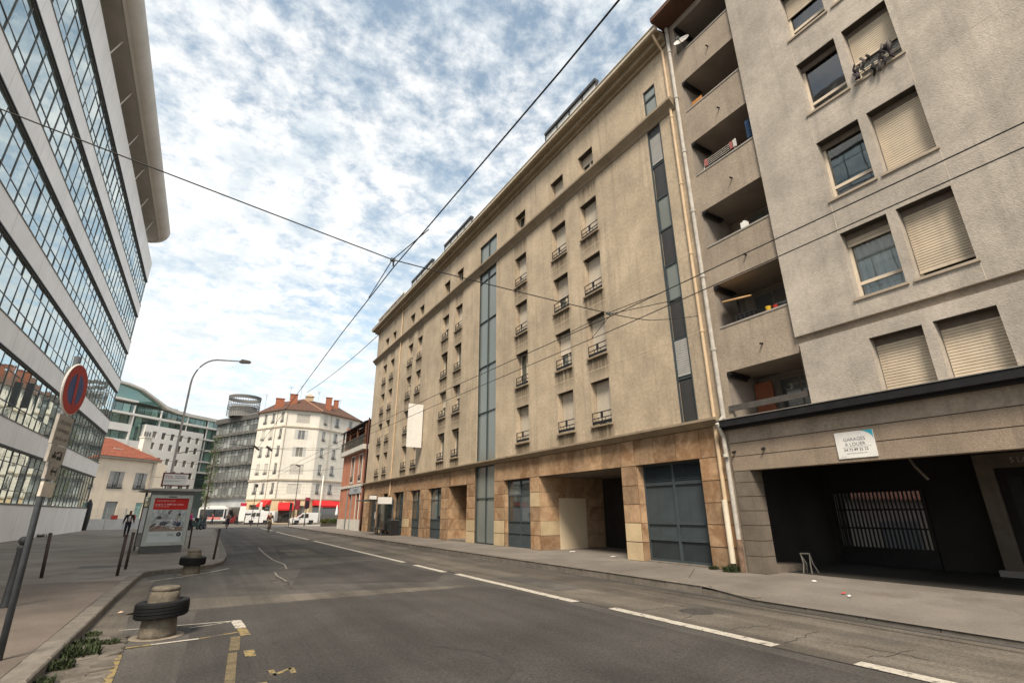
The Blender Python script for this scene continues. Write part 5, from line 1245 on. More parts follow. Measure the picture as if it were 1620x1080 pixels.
# street lamp
lp = thing('street_lamp', 'tall curved grey street lamp rising behind the bus shelter', 'street lamp', (-1.95, 36.0, .18))
pts = [(0,0,0),(0,0,3),(0,0,6),(0,0,9.2)]+[(1.3-1.3*math.cos(t/8*PI/2*.92), 0, 9.2+1.75*math.sin(t/8*PI/2*.92)) for t in range(1, 9)]+[(2.55,0,11.05)]
add(lp, 'mast', MB().tube(pts, [.085,.075,.066,.058]+[.048]*8+[.036], 10), M('lamp_post_paint', (.46,.42,.39), .6, .12, 4, .05), True)
add(lp, 'lantern', MB().prism([(2.4,11.0),(2.55,10.93),(3.05,10.98),(3.12,11.06),(3.0,11.14),(2.55,11.17)], -.13, .13), M('lantern_grey', (.16,.13,.12), .5, .1, 4, .05))
add(lp, 'bracket', MB().tube([(0,0,4.9),(.6,0,5.05),(1.5,0,5.2)], .025, 6), galv)

# bus shelter with advert panel
sh = thing('bus_shelter', 'bus shelter with lit advert panel and roof on the left pavement', 'bus shelter', (-1.2, 27.5, .17))
FSh = Face(sh, (-1.92,26.35), (-.46,26.62)); pw = FSh.len
add_f = lambda n, mb, mt, **k: FSh.part(n, mb, mt, **k)
add_f('plinth', MB().box(.0, pw-.05, .0, .16, .15, .42), alu_dark)
add_f('panel_frame', MB().box(-.02, .12, -.03, .17, .42, 2.44).box(pw-.12, pw+.02, -.03, .17, .42, 2.44).box(.12, pw-.12, -.03, .17, .42, .56).box(.12, pw-.12, -.03, .17, 2.30, 2.44).box(-.025, .0, -.035, .175, .42, 2.44), alu)
add_f('frame_edge', MB().box(-.05, -.025, -.02, .16, .15, 2.44).box(pw+.02, pw+.04, -.02, .16, .42, 2.44), alu_dark)
x0, x1, z0, z1 = .12, pw-.12, .56, 2.30; W_ = x1-x0; H_ = z1-z0
poster = add_f('poster', MB().box(x0, x1, .03, .05, z0, z1), M('poster_white', (.52,.56,.54), .5, .04, 3, 0))
def pq(name, pts, mat, d=.026):
    m = MB(); m.quad(*[(x0+u*W_, d, z0+v*H_) for u, v in pts]); o = link(name, m.mesh(name, mat), sh, FSh.M); return o
def ell(cu_, cv_, ru, rv, rot=0, n=16):
    rj = random.Random(int(cu_*1000+cv_*7000)); jt = [rj.uniform(.62,1.2) for _ in range(n)]
    return [(cu_+jt[k]*(ru*math.cos(2*PI*k/n)*math.cos(rot)-rv*math.sin(2*PI*k/n)*math.sin(rot)), cv_+jt[k]*(ru*math.cos(2*PI*k/n)*math.sin(rot)+rv*math.sin(2*PI*k/n)*math.cos(rot))) for k in range(n)]
PM = lambda n, c: M('print_'+n, c, .5, .35, 7, 0, col2=tuple(x*.5+.12 for x in c), c2=(.5,.6)) if n not in ('red',) else M('print_'+n, c, .5, .1, 7, 0)
pq('red_block', [(.0,.735),(1,.735),(1,1),(.0,1)], PM('red', (.52,.018,.012)))
pq('print_room', [(.02,.24),(.98,.24),(.98,.735),(.02,.735)], PM('room', (.42,.45,.44)), .0265)
pq('print_floor', [(.02,.24),(.98,.24),(.98,.34),(.02,.36)], PM('floor', (.27,.20,.15)), .0255)
for i, (e, c, d_) in enumerate(((ell(.22,.55,.10,.04),(.06,.055,.05),.025),(ell(.45,.52,.13,.10),(.30,.31,.33),.025),(ell(.52,.68,.055,.05),(.05,.04,.04),.0245),(ell(.54,.665,.04,.035),(.40,.28,.22),.024),(ell(.81,.62,.055,.05),(.05,.04,.035),.0245),(ell(.79,.53,.09,.08),(.34,.34,.28),.0245),(ell(.42,.43,.17,.06,.2),(.05,.06,.08),.024),(ell(.76,.42,.13,.07,-.2),(.025,.035,.085),.024),(ell(.25,.34,.10,.045,.3),(.22,.12,.10),.0235),(ell(.12,.38,.10,.03,.5),(.09,.07,.06),.024),(ell(.62,.32,.04,.03),(.55,.55,.53),.0235),(ell(.70,.30,.04,.025),(.55,.55,.53),.0235))):
    pq('print_figure', e, PM('f%d' % i, c), d_)
def ptext(t_, sz, u, v, mt, al='LEFT'): 
    FSh.put('lettering', text_mesh(t_, sz, mt, al), x0+u*W_, .022, z0+v*H_, R(90))
ptext('À VOTRE SERVICE CET ÉTÉ', .055, .07, .93, white_p); ptext('jusqu\'à 11 000€ de remise', .094, .05, .84, white_p); ptext('sur votre logement neuf', .05, .05, .80, white_p)
ptext('MOVEMENT', .155, .18, .45, white_p); ptext('04 72 00 00 72', .06, .06, .15, grey_p); ptext('Bouygues', .055, .56, .17, black_p); ptext('Immobilier', .055, .56, .135, black_p)
FSh.put('logo_ring', disc(.035,.085,0).mesh('logo_ring', black_p), x0+.89*W_, .0225, z0+.165*H_)
pq('logo_dot', ell(.91,.155,.028,.018), black_p, .0215)
add_f('frame_label', MB().box(pw/2-.15, pw/2+.15, -.034, -.03, 2.34, 2.38), black_p)
add_f('roof', MB().prism([(-.28,2.66),(-.28,2.63),(-.1,2.60),(pw+.15,2.60),(pw+.42,2.66),(pw+.42,2.70),(0,2.70)], -.10, 2.6), M('shelter_roof', (.36,.34,.30), .5, .08, 1, .03))
add_f('roof_fascia', MB().box(-.05, pw+.05, -.06, .14, 2.44, 2.60), alu_dark)
add_f('post', MB().box(.0, .08, 2.4, 2.48, .15, 2.62), alu_dark); add_f('post', MB().box(pw-.1, pw-.02, 2.4, 2.48, .15, 2.62), alu_dark)
add_f('glass_wall', MB().box(.02, .04, .2, 2.4, .35, 2.4), shelter_glass)
add_f('bench', MB().box(.2, .6, .6, 2.2, .62, .66).box(.36, .42, .7, .8, .15, .62).box(.36, .42, 2.0, 2.1, .15, .62), alu_dark)
add_f('stop_sign_box', MB().box(.30, 1.16, .25, .33, 2.86, 3.32), white_p); add_f('stop_sign_frame', MB().box(.26, 1.2, .26, .34, 3.32, 3.37).box(.25, .30, .26, .34, 2.78, 3.37).box(.26, 1.2, .26, .34, 2.81, 2.86), M('dark_red_frame', (.13,.022,.022), .5, .1, 3, .03))
add_f('stop_sign_leg', MB().box(.4, .45, .27, .31, 2.7, 2.82).box(1.0, 1.05, .27, .31, 2.7, 2.82), alu_dark)
FSh.put('lettering', text_mesh('TCL', .17, M('tcl_red', (.45,.03,.04), .5, .05, 3, 0)), .33, .245, 3.14, R(90))
m = MB(); m.box(.70, 1.08, .243, .25, 3.22, 3.24); m.box(.70, 1.1, .243, .25, 3.15, 3.17); m.box(.33, .9, .243, .25, 3.02, 3.035); FSh.part('timetable_lines', m, grey_p)

# right hand shelter against the beige facade
sr = thing('bus_shelter', 'small glass bus shelter with white sign box against the beige facade', 'bus shelter', (10.9, 37, .155))
add(sr, 'roof', MB().box(-.95, .95, -.6, 2.9, 2.36, 2.43), alu_dark)
for x_, y_ in ((.85,-.6),(.85,2.8)): add(sr, 'post', MB().box(x_-.05, x_+.05, y_-.05, y_+.05, 0, 2.36), alu_dark)
add(sr, 'glass_wall', MB().box(.82, .85, -.5, 2.7, .3, 2.2), shelter_glass)
add(sr, 'glass_wall', MB().box(-.3, .8, -.62, -.6, .4, 2.2), shelter_glass)
add(sr, 'bench', MB().box(.2, .65, .1, 2.2, .44, .5).box(.38, .46, .3, .4, 0, .44).box(.38, .46, 1.8, 1.9, 0, .44), M('bench_grey', (.20,.19,.17), .6, .1, 3, .05))
add(sr, 'sign_box', MB().box(-.30, .70, -.75, -.66, 2.12, 2.58), white_p); add(sr, 'sign_frame', MB().box(.70, .78, -.76, -.64, 2.05, 2.6).box(.69, .78, -.765, -.753, 2.2, 2.3), alu_dark)
add(sr, 'sign_box', MB().box(-.9, -.4, -.64, -.6, 2.43, 2.68), white_p)
bn = thing('litter_bin', 'dark square litter bin beside the small glass bus shelter', 'litter bin', (11.85, 36.2, .155))
add(bn, 'body', MB().box(-.28, .28, -.22, .22, .05, 1.0), iron); add(bn, 'lid', MB().box(-.3, .3, -.24, .24, 1.0, 1.06), alu_dark)

# overhead wires
def wire(label, pts, r=.011, sag=0.0, cat='wire', name='overhead_wire', group=None):
    out = []
    for (a, b) in zip(pts, pts[1:]):
        a, b = Vector(a), Vector(b)
        for k in range(12): t_ = k/12; out.append(tuple(a.lerp(b, t_)-Vector((0,0,sag*4*t_*(1-t_)))))
    out.append(pts[-1])
    o = link(name, MB().tube(out, r, 6).mesh(name, wire_m, True)); return tag(o, label, cat, group)
zc = 5.9
wire('left trolley wire crossing the open sky above the road', [(2.45,-4,zc),(2.4,3,zc),(2.27,8,zc),(2.26,12,zc),(2.33,20,zc-.02),(2.6,44,zc),(3.0,80,zc)], .011)
wire('inner trolley wire in front of the grey facade', [(7.5,-4,zc),(7.45,2,zc),(7.33,7.8,zc),(6.95,16,zc),(6.7,30,zc),(6.3,60,zc),(6.2,80,zc)], .010)
wire('outer trolley wire nearest the grey facade', [(8.03,-4,zc),(8.02,2,zc),(8.0,7.8,zc),(7.7,17,zc),(7.4,30,zc),(7.0,60,zc),(6.9,80,zc)], .010)
wire('span wire from the white office across to the beige facade', [(-9.2,8.25,7.85),(2.2,7.86,5.98),(7.3,7.82,5.98),(9.2,8.3,6.35),(12.34,9.15,7.43)], .010, .02)
wire('cable running from the corner of the beige roof over the crossroads', [(12.3,46.7,18.6),(10.9,80,19.4)], .035, .4)
wire('short bridle wire under the left span joint', [(2.36,6.5,zc+.02),(2.2,7.86,5.97),(2.26,9.6,zc+.02)], .009)
wire('bridle wire holding the inner trolley wire', [(7.38,6.4,zc+.02),(7.3,7.82,5.99),(7.2,9.4,zc+.02)], .008)
wire('bridle wire holding the outer trolley wire', [(8.01,6.3,zc+.02),(7.4,7.82,5.99),(7.95,9.2,zc+.02)], .008)
wire('far span wire below the ivory building windows', [(-4,52,8.2),(3,52,7.6),(7,52,7.5),(12.35,52,8.0)], .018, .1)
wire('farther span wire at first floor height of the ivory building', [(-6,64,7.2),(3,64,6.5),(8,64,6.4),(14,64,6.9)], .018, .1)
wire('lowest span wire by the grey office', [(-6,76,6.0),(8,76,6.0)], .018, .15)
wf = tag(link('wire_clamp', MB().box(2.17,2.25,7.83,7.89,5.95,6.0).tube([(2.22,7.86,5.95),(2.24,7.9,5.87)], .015, 6).mesh('wire_clamp', galv)), 'grey clamp joining the left trolley wire to the span wire', 'clamp')
wf = tag(link('wire_clamp', MB().box(7.26,7.36,7.79,7.85,5.95,6.0).mesh('wire_clamp', galv)), 'grey clamp where the span wire meets the right trolley wires', 'clamp')
# suspended double lantern
sl_ = thing('hanging_lamp', 'pair of dark box lamps hanging in front of the ivory building', 'street lamp', (4.45, 60, 8.4))
add(sl_, 'lantern', MB().prism([(-.95,.1),(-.30,-.35),(-.22,-.22),(-.85,.24)], -.2, .2), brown_metal); add(sl_, 'lantern', MB().prism([(.30,.1),(.95,-.35),(1.03,-.22),(.42,.24)], -.2, .2), brown_metal)
add(sl_, 'suspension', MB().tube([(-5,0,.35),(-.6,0,0),(.6,0,0),(8,0,.4)], .012, 5), wire_m)

# far posts and signals
def pole(x, y, h, r, mat, label, name='sign_pole', head=None):
    t = thing(name, label, 'pole', (x, y, 0)); add(t, 'shaft', MB().tube([(0,0,0),(0,0,h)], [r, r*.7], 8), mat, True)
    if head: 
        for nm, mb_, mt in head: add(t, nm, mb_, mt)
    return t
pole(15.9, 86, 7.4, .13, M('cream_pole', (.66,.62,.53), .6, .05, 2, .03), 'thick cream pole in front of the red awning')
pole(11.6, 82, 8.6, .06, brown_metal, 'slim dark lamp pole before the ivory building', 'street_lamp', [('lantern', MB().prism([(-.7,8.6),(-.1,8.3),(.0,8.45),(-.6,8.72)], -.12, .12), brown_metal)])
pole(10.0, 74, 3.0, .06, galv, 'traffic signal pole left of the white van', 'traffic_light', [('signal_head', MB().box(-.16,.16,-.2,.0,2.1,3.0), black_p)])
pole(11.3, 70, 3.2, .07, M('green_grey_pole', (.10,.13,.12), .6, .1, 3, .03), 'dark traffic signal pole in front of the white van', 'traffic_light', [('signal_head', MB().box(-.17,.17,-.2,.02,2.2,3.2), iron), ('backboard', MB().box(-.25,.35,.03,.05,2.3,3.6), M('dull_red', (.22,.03,.05), .7, .2, 4, 0))])
pole(6.3, 84, 5.6, .05, brown_metal, 'thin dark pole with round head by the parked white van', 'street_lamp', [('lantern', MB().lathe([(0,5.3),(.2,5.4),(.2,5.7),(0,5.85)], 10), black_p)])
pole(6.9, 80, 3.2, .06, galv, 'grey signal pole by the left awning', 'traffic_light', [('signal_head', MB().box(-.16,.16,-.2,.0,2.2,3.2), white_frame)])
pole(9.3, 92, 3.3, .05, galv, 'grey sign pole near the middle awning')
tt = thing('stop_totem', 'white stop totem with red top in front of the grey office', 'totem', (5.8, 98, 0))
add(tt, 'board', MB().box(-.42,.42,-.06,.06,.5,2.9), white_p); add(tt, 'header', MB().box(-.46,.46,-.08,.08,2.9,3.4), M('crimson', (.45,.03,.06), .5, .1, 3, 0)); add(tt, 'foot', MB().box(-.3,.3,-.05,.05,0,.5), alu_dark)
ns = thing('no_entry_sign', 'small red no entry sign above the parked bicycles', 'sign', (-1.35, 66, .1))
add(ns, 'pole', MB().tube([(0,0,0),(0,0,2.9)], .03, 6), galv); q = add(ns, 'disc', disc(0,.33,0), red_p); q.location = (0,-.05,2.75); q = add(ns, 'bar', MB().box(-.2,.2,-.062,-.058,-.05,.05), white_p); q.location = (0,0,2.75)
# planter hedge by the orange house
hd = thing('planter', 'clipped green planter hedge at the corner of the orange house', 'planter', (13.75, 66.5, .155))
add(hd, 'trough', MB().box(-1.1,1.1,-.35,.35,0,.35), M('trough_brown', (.07,.06,.05), .8, .1, 3, .1))
def leaves(n, fn, size, seed, mat):
    rr = random.Random(seed); m = MB()
    for _ in range(n):
        p = Vector(fn(rr)); a = Vector((rr.gauss(0,1), rr.gauss(0,1), rr.gauss(0,1))).normalized(); b = a.orthogonal().normalized(); b = Matrix.Rotation(rr.uniform(0, 6.28), 3, a) @ b; c = a.cross(b); s_ = size*rr.uniform(.6,1.3)
        m.quad(tuple(p-b*s_), tuple(p+c*s_*.55), tuple(p+b*s_), tuple(p-c*s_*.55))
    return m
add(hd, 'foliage', leaves(900, lambda r: (r.uniform(-1.15,1.15), r.uniform(-.42,.42), .3+r.uniform(0,1)**.7*.55), .09, 1, leaf_m), leaf_m)
# cafe terrace: parasol, tables
ct = thing('parasol', 'folded white parasol on the cafe terrace under the red awning', 'parasol', (20.6, 95.5, .05))
add(ct, 'cloth', MB().lathe([(.05,3.0),(.12,2.6),(.22,1.6),(.26,1.3),(.05,1.25)], 10), white_p, True); add(ct, 'pole', MB().tube([(0,0,0),(0,0,3.0)], .03, 6), galv)
for k, (x_, y_) in enumerate(((18.2,95),(19.6,94.4),(21.3,94.8))):
    t = thing('cafe_table', ['dark cafe table nearest the cream pole','dark cafe table before the folded parasol','dark cafe table right of the folded parasol'][k], 'table', (x_, y_, 0), 0, 'cafe terrace tables')
    add(t, 'table_top', MB().lathe([(0,.72),(.4,.72),(.4,.76),(0,.76)], 14), alu_dark); add(t, 'leg', MB().tube([(0,0,0),(0,0,.72)], .04, 6), iron)
    for s_ in (-1, 1):
        add(t, 'chair', MB().box(s_*.75-.2, s_*.75+.2, -.2, .2, .42, .46).box(s_*.95-.02, s_*.95+.02, -.2, .2, .46, .9).box(s_*.75-.2, s_*.75-.16, -.2, -.16, 0, .42).box(s_*.75+.16, s_*.75+.2, .16, .2, 0, .42), wood)

# slender tree by the grey office
tr = thing('tree', 'slender yellow green tree between the grey louvred office and the shelter', 'tree', (.2, 98, 0))
m = MB(); m.tube([(0,0,0),(.1,0,4),(-.05,.1,8),(.1,0,12.5)], [.16,.12,.09,.03], 8)
rr = random.Random(5)
for k in range(16):
    z_ = 3+k*.6; a = rr.uniform(0, 6.28); l = .9*(1-(z_-3)/14); m.tube([(0,0,z_),(l*.5*math.cos(a), l*.5*math.sin(a), z_+.5),(l*math.cos(a), l*math.sin(a), z_+1.1)], [.05,.035,.012], 5)
add(tr, 'trunk', m, bark)
def crown(r):
    z_ = r.uniform(2.6,14); k = int(z_*1.3+r.random()*3); rad = .95*(1-((z_-8)/9)**2)**.5; a = k*2.4+r.gauss(0,.5); q = rad*r.uniform(.2,1)**.6; return (q*math.cos(a), q*math.sin(a), z_+r.gauss(0,.25))
add(tr, 'crown', leaves(900, crown, .13, 2, leaf_m), leaf_m)

# weeds
def weed(x, y, z, r, h, n, seed, label, name='weed_clump'):
    t = thing(name, label, 'plant', (x, y, z)); rr = random.Random(seed); m = MB()
    for _ in range(n):
        a = rr.uniform(0, 6.28); q = r*rr.random()**.6; bx, by = q*math.cos(a), q*math.sin(a); L = h*rr.uniform(.4,1); la = rr.uniform(0, 6.28); le = rr.uniform(.2,.9)*L; w = rr.uniform(.004,.010)
        p0 = Vector((bx, by, 0)); p1 = p0+Vector((le*.35*math.cos(la), le*.35*math.sin(la), L*.6)); p2 = p0+Vector((le*math.cos(la), le*math.sin(la), L*rr.uniform(.75,1))); s_ = Vector((-math.sin(la), math.cos(la), 0))*w
        m.quad(tuple(p0-s_), tuple(p0+s_), tuple(p1+s_*1.3), tuple(p1-s_*1.3)); m.quad(tuple(p1-s_*1.3), tuple(p1+s_*1.3), tuple(p2))
    add(t, 'blades', m, leaf2_m)
    add(t, 'leaves', leaves(int(n*.8), lambda r_: ((lambda a, q: (q*math.cos(a), q*math.sin(a), r_.uniform(.2,.9)*h*(1-.5*q/r)))(r_.uniform(0,6.28), r*r_.random()**.5)), .013, seed+1, leaf2_m), leaf2_m)
weed(12.15, 9.12, .156, .22, .22, 260, 11, 'green weed tuft at the foot of the beige downpipe')
weed(12.25, 9.75, .156, .14, .12, 120, 12, 'low dry weed by the garage door sill')
for k, (x_, y_, r_, h_, n_) in enumerate(((-1.05,9.35,.14,.11,150),(-1.0,8.7,.20,.17,230),(-1.08,8.1,.12,.14,140),(-.80,9.25,.14,.08,110),(-1.10,7.5,.09,.10,70),(-1.05,10.0,.10,.07,70))):
    weed(x_, y_, 0.01, r_, h_, n_, 20+k, ['weeds along the left kerb level with the yellow line','thickest weeds between the left kerb and cobbles','weeds growing low against the left kerb face','weeds among cobbles beside the yellow bay corner','small bright weed nearest the viewer by the kerb','last thin weeds at the kerb toward the bollard'][k])
weed(-9.05, 46.5, .25, .35, .3, 120, 40, 'small weeds at the foot of the white office wall')
# litter
def litter(x, y, z, s_, mat, label, n=5, seed=0):
    rr = random.Random(seed); m = MB(); P = [(math.cos(k/n*6.28)*s_*rr.uniform(.6,1.2), math.sin(k/n*6.28)*s_*rr.uniform(.4,.8), rr.uniform(.004,.03)) for k in range(n)]
    for a, b in zip(P, P[1:]+P[:1]): m.quad((0,0,.035), a, b)
    o = link('litter', m.mesh('litter', mat)); o.location = (x, y, z); tag(o, label, 'litter')
litter(10.9,5.75,.13,.075,M('litter_red', (.55,.04,.03), .6, .1, 5, 0),'crumpled red wrapper on the pavement before the garage',6,1)
litter(10.7,5.55,.125,.05,white_p,'small white scrap beside the red wrapper',5,2)
litter(9.75,2.75,.09,.16,M('litter_tan', (.55,.38,.26), .7, .2, 6, 0),'torn pale wrapper on the pavement at the right edge',7,3)
litter(12.0,6.9,.155,.09,white_p,'white scrap in front of the garage shadow',5,4)
litter(12.9,16.9,.157,.16,white_p,'white paper at the foot of the pale recess door',6,5)
litter(12.6,14.2,.157,.15,white_p,'white paper by the dark passage of the beige block',6,6)
litter(-.95,11.9,.012,.06,M('litter_tan', (.55,.38,.26)),'small tan scrap in the left gutter',5,7)
# trestle in the garage mouth
trm = M('dull_zinc', (.16,.15,.13), .6, .1, 5, .05)
ts = thing('folding_trestle', 'folded pale trestle standing at the left of the garage mouth', 'trestle', (13.5, 8.0, .16)); ts.scale = (.75,.75,.72)
for s_, lx in ((0,-.22),(1,.18)):
    add(ts, 'leg', MB().tube([(0,.0+.02*s_,.62),(lx*.4,-.1,.3),(lx,-.12+.1*s_,0)], .022, 6), trm); add(ts, 'leg', MB().tube([(.05,-.28,.62),(lx*.4+.05,-.3,.3),(lx+.08,-.36,0)], .022, 6), trm)
add(ts, 'bar', MB().tube([(0,.02,.62),(.05,-.30,.63)], .03, 6), trm)

# ================================================================== people, bicycles, vehicles
def skin_mesh(name, pts, edges, mat, sub_=1):
    keys = list(pts); me = bpy.data.meshes.new(name); me.from_pydata([pts[k][:3] for k in keys], [(keys.index(a), keys.index(b)) for a, b in edges], [])
    o = bpy.data.objects.new(name, me); C.objects.link(o)
    o.modifiers.new('Skin', 'SKIN'); sm = o.modifiers.new('Sub', 'SUBSURF'); sm.levels = sub_; sm.render_levels = sub_
    for i, k in enumerate(keys):
        sv = me.skin_vertices[0].data[i]; r = pts[k][3]; sv.radius = (r, r) if not isinstance(r, tuple) else r; sv.use_root = (i == 0)
    new = bpy.data.meshes.new_from_object(o.evaluated_get(bpy.context.evaluated_depsgraph_get()))
    bpy.data.objects.remove(o); bpy.data.meshes.remove(me)
    new.materials.clear(); new.materials.append(mat)
    for p in new.polygons: p.use_smooth = True
    new.name = name; return new
SKIN = M('skin', (.36,.20,.13), .6, .06, 6, .05); SKIN2 = M('skin_dark', (.16,.085,.055), .6, .06, 6, .05)
HAIR = M('dark_hair', (.018,.014,.012), .8, .2, 20, .3)
def figure(root, J, top, bottom, skin, hair=HAIR, shoe=black_p, inner=None, sleeve=True):
    """J: joints pelvis chest neck head shL shR elL elR haL haR hipL hipR knL knR anL anR toL toR"""
    r = dict(pelvis=.115, chest=.135, neck=.055, head=.088, shL=.06, shR=.06, elL=.040, elR=.040, haL=.034, haR=.034, hipL=.085, hipR=.085, knL=.056, knR=.056, anL=.040, anR=.040, toL=.034, toR=.034)
    pts = {k: (*J[k], r[k]) for k in J}
    h = Vector(J['head']); n = Vector(J['neck']); up = (h-n).normalized()
    pts['crown'] = (*(h+up*.085), .070); pts['waist'] = (*(Vector(J['pelvis']).lerp(Vector(J['chest']), .5)), .118)
    E_ = [('pelvis','waist'),('waist','chest'),('chest','neck'),('neck','head'),('head','crown'),('chest','shL'),('chest','shR'),('shL','elL'),('shR','elR'),('elL','haL'),('elR','haR'),('pelvis','hipL'),('pelvis','hipR'),('hipL','knL'),('hipR','knR'),('knL','anL'),('knR','anR'),('anL','toL'),('anR','toR')]
    body = link('body', skin_mesh('body', pts, E_, skin, 2), root)
    def grow(keys, g, cut=None): return {k: (*pts[k][:3], pts[k][3]+g) for k in keys}
    tk = ['pelvis','waist','chest','shL','shR','elL','elR']; t = grow(tk, .020)
    for s_ in 'LR':
        e, w = Vector(J['el'+s_]), Vector(J['ha'+s_]); q = e.lerp(w, .80 if sleeve else .1); t['cu'+s_] = (*q, .050)
    link('jacket', skin_mesh('jacket', t, [('pelvis','waist'),('waist','chest'),('chest','shL'),('chest','shR'),('shL','elL'),('shR','elR'),('elL','cuL'),('elR','cuR')], top, 2), root)
    b = grow(['pelvis','hipL','hipR','knL','knR'], .022)
    for s_ in 'LR': q = Vector(J['kn'+s_]).lerp(Vector(J['an'+s_]), .88); b['cu'+s_] = (*q, .058)
    link('trousers', skin_mesh('trousers', b, [('pelvis','hipL'),('pelvis','hipR'),('hipL','knL'),('hipR','knR'),('knL','cuL'),('knR','cuR')], bottom, 2), root)
    hp = {'a': (*(h+up*.05+Vector((0,.02,0))), .100), 'b': (*(h+up*.115+Vector((0,.015,0))), .080)}
    link('hair', skin_mesh('hair', hp, [('a','b')], hair, 2), root)
    for s_ in 'LR': link('shoe', skin_mesh('shoe', {'a': (*J['an'+s_], .05), 'b': (*J['to'+s_], .046)}, [('a','b')], shoe, 2), root)
    for s_ in 'LR':                                    # five short fingers
        w = Vector(J['ha'+s_]); d = (w-Vector(J['el'+s_])).normalized(); sd = d.orthogonal().normalized()
        fm = MB()
        for k in range(4): a = w+sd*(-.03+.02*k); fm.tube([tuple(a), tuple(a+d*.05), tuple(a+d*(.085-.01*abs(k-1.5))+Vector((0,0,-.01)))], [.011,.010,.008], 6)
        fm.tube([tuple(w-sd*.03), tuple(w-sd*.055+d*.035)], [.012,.009], 6); add(root, 'fingers', fm, skin, True)
    if inner: 
        c = Vector(J['chest']); p_ = Vector(J['pelvis']); link('shirt', skin_mesh('shirt', {'a': (*(c+Vector((0,-.075,.05))), .085), 'b': (*(p_.lerp(c,.5)+Vector((0,-.075,0))), .085), 'c': (*(p_+Vector((0,-.06,.05))), .08)}, [('a','b'),('b','c')], inner, 2), root)
# walker facing the viewer (local -y is forward)
def walker(loc, rz, label, top, bottom, skin, inner=None, st=.14):
    t = thing('person', label, 'person', loc, rz)
    J = dict(pelvis=(0,0,.95), chest=(0,-.02,1.33), neck=(0,-.03,1.50), head=(0,-.05,1.62), shL=(-.19,-.01,1.42), shR=(.19,-.01,1.42), elL=(-.27,.04,1.14), elR=(.27,.02,1.14), haL=(-.31,-.10,.92), haR=(.30,-.12,.93), hipL=(-.09,0,.90), hipR=(.09,0,.90), knL=(-.10,-st-.02,.50), knR=(.10,.04,.49), anL=(-.10,-st,.09), anR=(.10,st*1.3,.13), toL=(-.12,-st-.15,.045), toR=(.12,st*1.3-.12,.05))
    figure(t, J, top, bottom, skin, inner=inner); return t
BLK = M('black_jacket', (.022,.022,.026), .85, .2, 9, .3); JEAN = M('dark_jeans', (.022,.024,.036), .9, .2, 9, .3); WSH = M('white_shirt', (.70,.68,.66), .9, .06, 6, .2)
walker((-4.35,45.6,zl(-4.35)), R(8), 'pedestrian in black jacket and white shirt walking toward the viewer', BLK, JEAN, SKIN2, WSH)
walker((-.9,60.0,.14), R(120), 'person in bright pink top beside the parked bicycles', M('pink_top', (.55,.05,.22), .9, .1, 6, .2), JEAN, SKIN)
walker((8.9,88.0,0), R(-60), 'person in red top near the middle red awning', M('red_top', (.45,.03,.03), .9, .1, 6, .2), JEAN, SKIN)
walker((1.6,96.0,0), R(-90), 'small figure in red in front of the white bus', M('dark_red_top', (.30,.02,.03), .9, .1, 6, .2), JEAN, SKIN)
walker((-3.95,62.0,.17), R(10), 'worker in orange high visibility clothes by the hoarding', M('orange_vest', (.75,.20,.03), .9, .1, 6, .2), M('orange_vest', (.75,.20,.03)), SKIN2)

def bicycle(t, col):
    add(t, 'frame', MB().tube([(-.50,0,.34),(-.06,0,.28),(.34,0,.72),(-.16,0,.74),(-.06,0,.28)], .016, 6).tube([(-.50,0,.34),(-.16,0,.74)], .012, 6).tube([(.34,0,.80),(.40,0,.60),(.52,0,.34)], .014, 6), col)
    for x_ in (-.5,.52):
        m = MB(); m.torus((0,0,0), (0,1,0), .325, .017, 24, 6); w = add(t, 'wheel', m, rubber, True, (x_,0,.342))
        sp_ = MB(); 
        for k in range(10): a = k/10*2*PI; sp_.tube([(0,0,0),(.31*math.cos(a),0,.31*math.sin(a))], .004, 3)
        link('spokes', sp_.mesh('spokes', galv), w)
    add(t, 'handlebar', MB().tube([(.34,0,.78),(.33,0,.98),(.33,-.26,1.0),(.22,-.28,1.0)], .013, 6).tube([(.33,0,.98),(.33,.26,1.0),(.22,.28,1.0)], .013, 6), iron)
    add(t, 'saddle', MB().prism([(-.32,.93),(-.30,.98),(-.05,.96),(-.04,.93),(-.15,.91)], -.06, .06).tube([(-.16,0,.74),(-.17,0,.92)], .013, 6), black_p)
    add(t, 'crank', MB().tube([(-.06,-.08,.28),(-.06,.08,.28)], .015, 6).torus((-.06,.05,.28), (0,1,0), .08, .008, 14, 4).tube([(-.06,-.08,.28),(.10,-.10,.24)], .01, 5).tube([(-.06,.08,.28),(-.22,.10,.32)], .01, 5), iron)
def cyclist(loc, rz, lb1, lb2, top, bottom, skin):
    b = thing('bicycle', lb2, 'bicycle', loc, rz); bicycle(b, M('bike_paint', (.05,.05,.05), .5, .1, 4, 0))
    t = thing('person', lb1, 'person', loc, rz)
    J = dict(pelvis=(-.16,0,1.06), chest=(.03,0,1.38), neck=(.09,0,1.53), head=(.13,0,1.65), shL=(.05,.18,1.46), shR=(.05,-.18,1.46), elL=(.15,.25,1.20), elR=(.15,-.25,1.20), haL=(.27,.27,1.03), haR=(.27,-.27,1.03), hipL=(-.14,.09,1.02), hipR=(-.14,-.09,1.02), knL=(.17,.11,.78), knR=(.20,-.12,.70), anL=(-.18,.12,.40), anR=(.08,-.13,.32), toL=(-.06,.12,.36), toR=(.20,-.13,.27))
    figure(t, J, top, bottom, skin, sleeve=False)
KH = M('khaki_shorts', (.32,.25,.15), .9, .1, 6, .2)
cyclist((5.75,55.2,0), R(78), 'cyclist in brown top riding away down the road', 'bicycle ridden away by the rider in brown', M('brown_top', (.10,.045,.035), .9, .1, 6, .2), KH, SKIN)
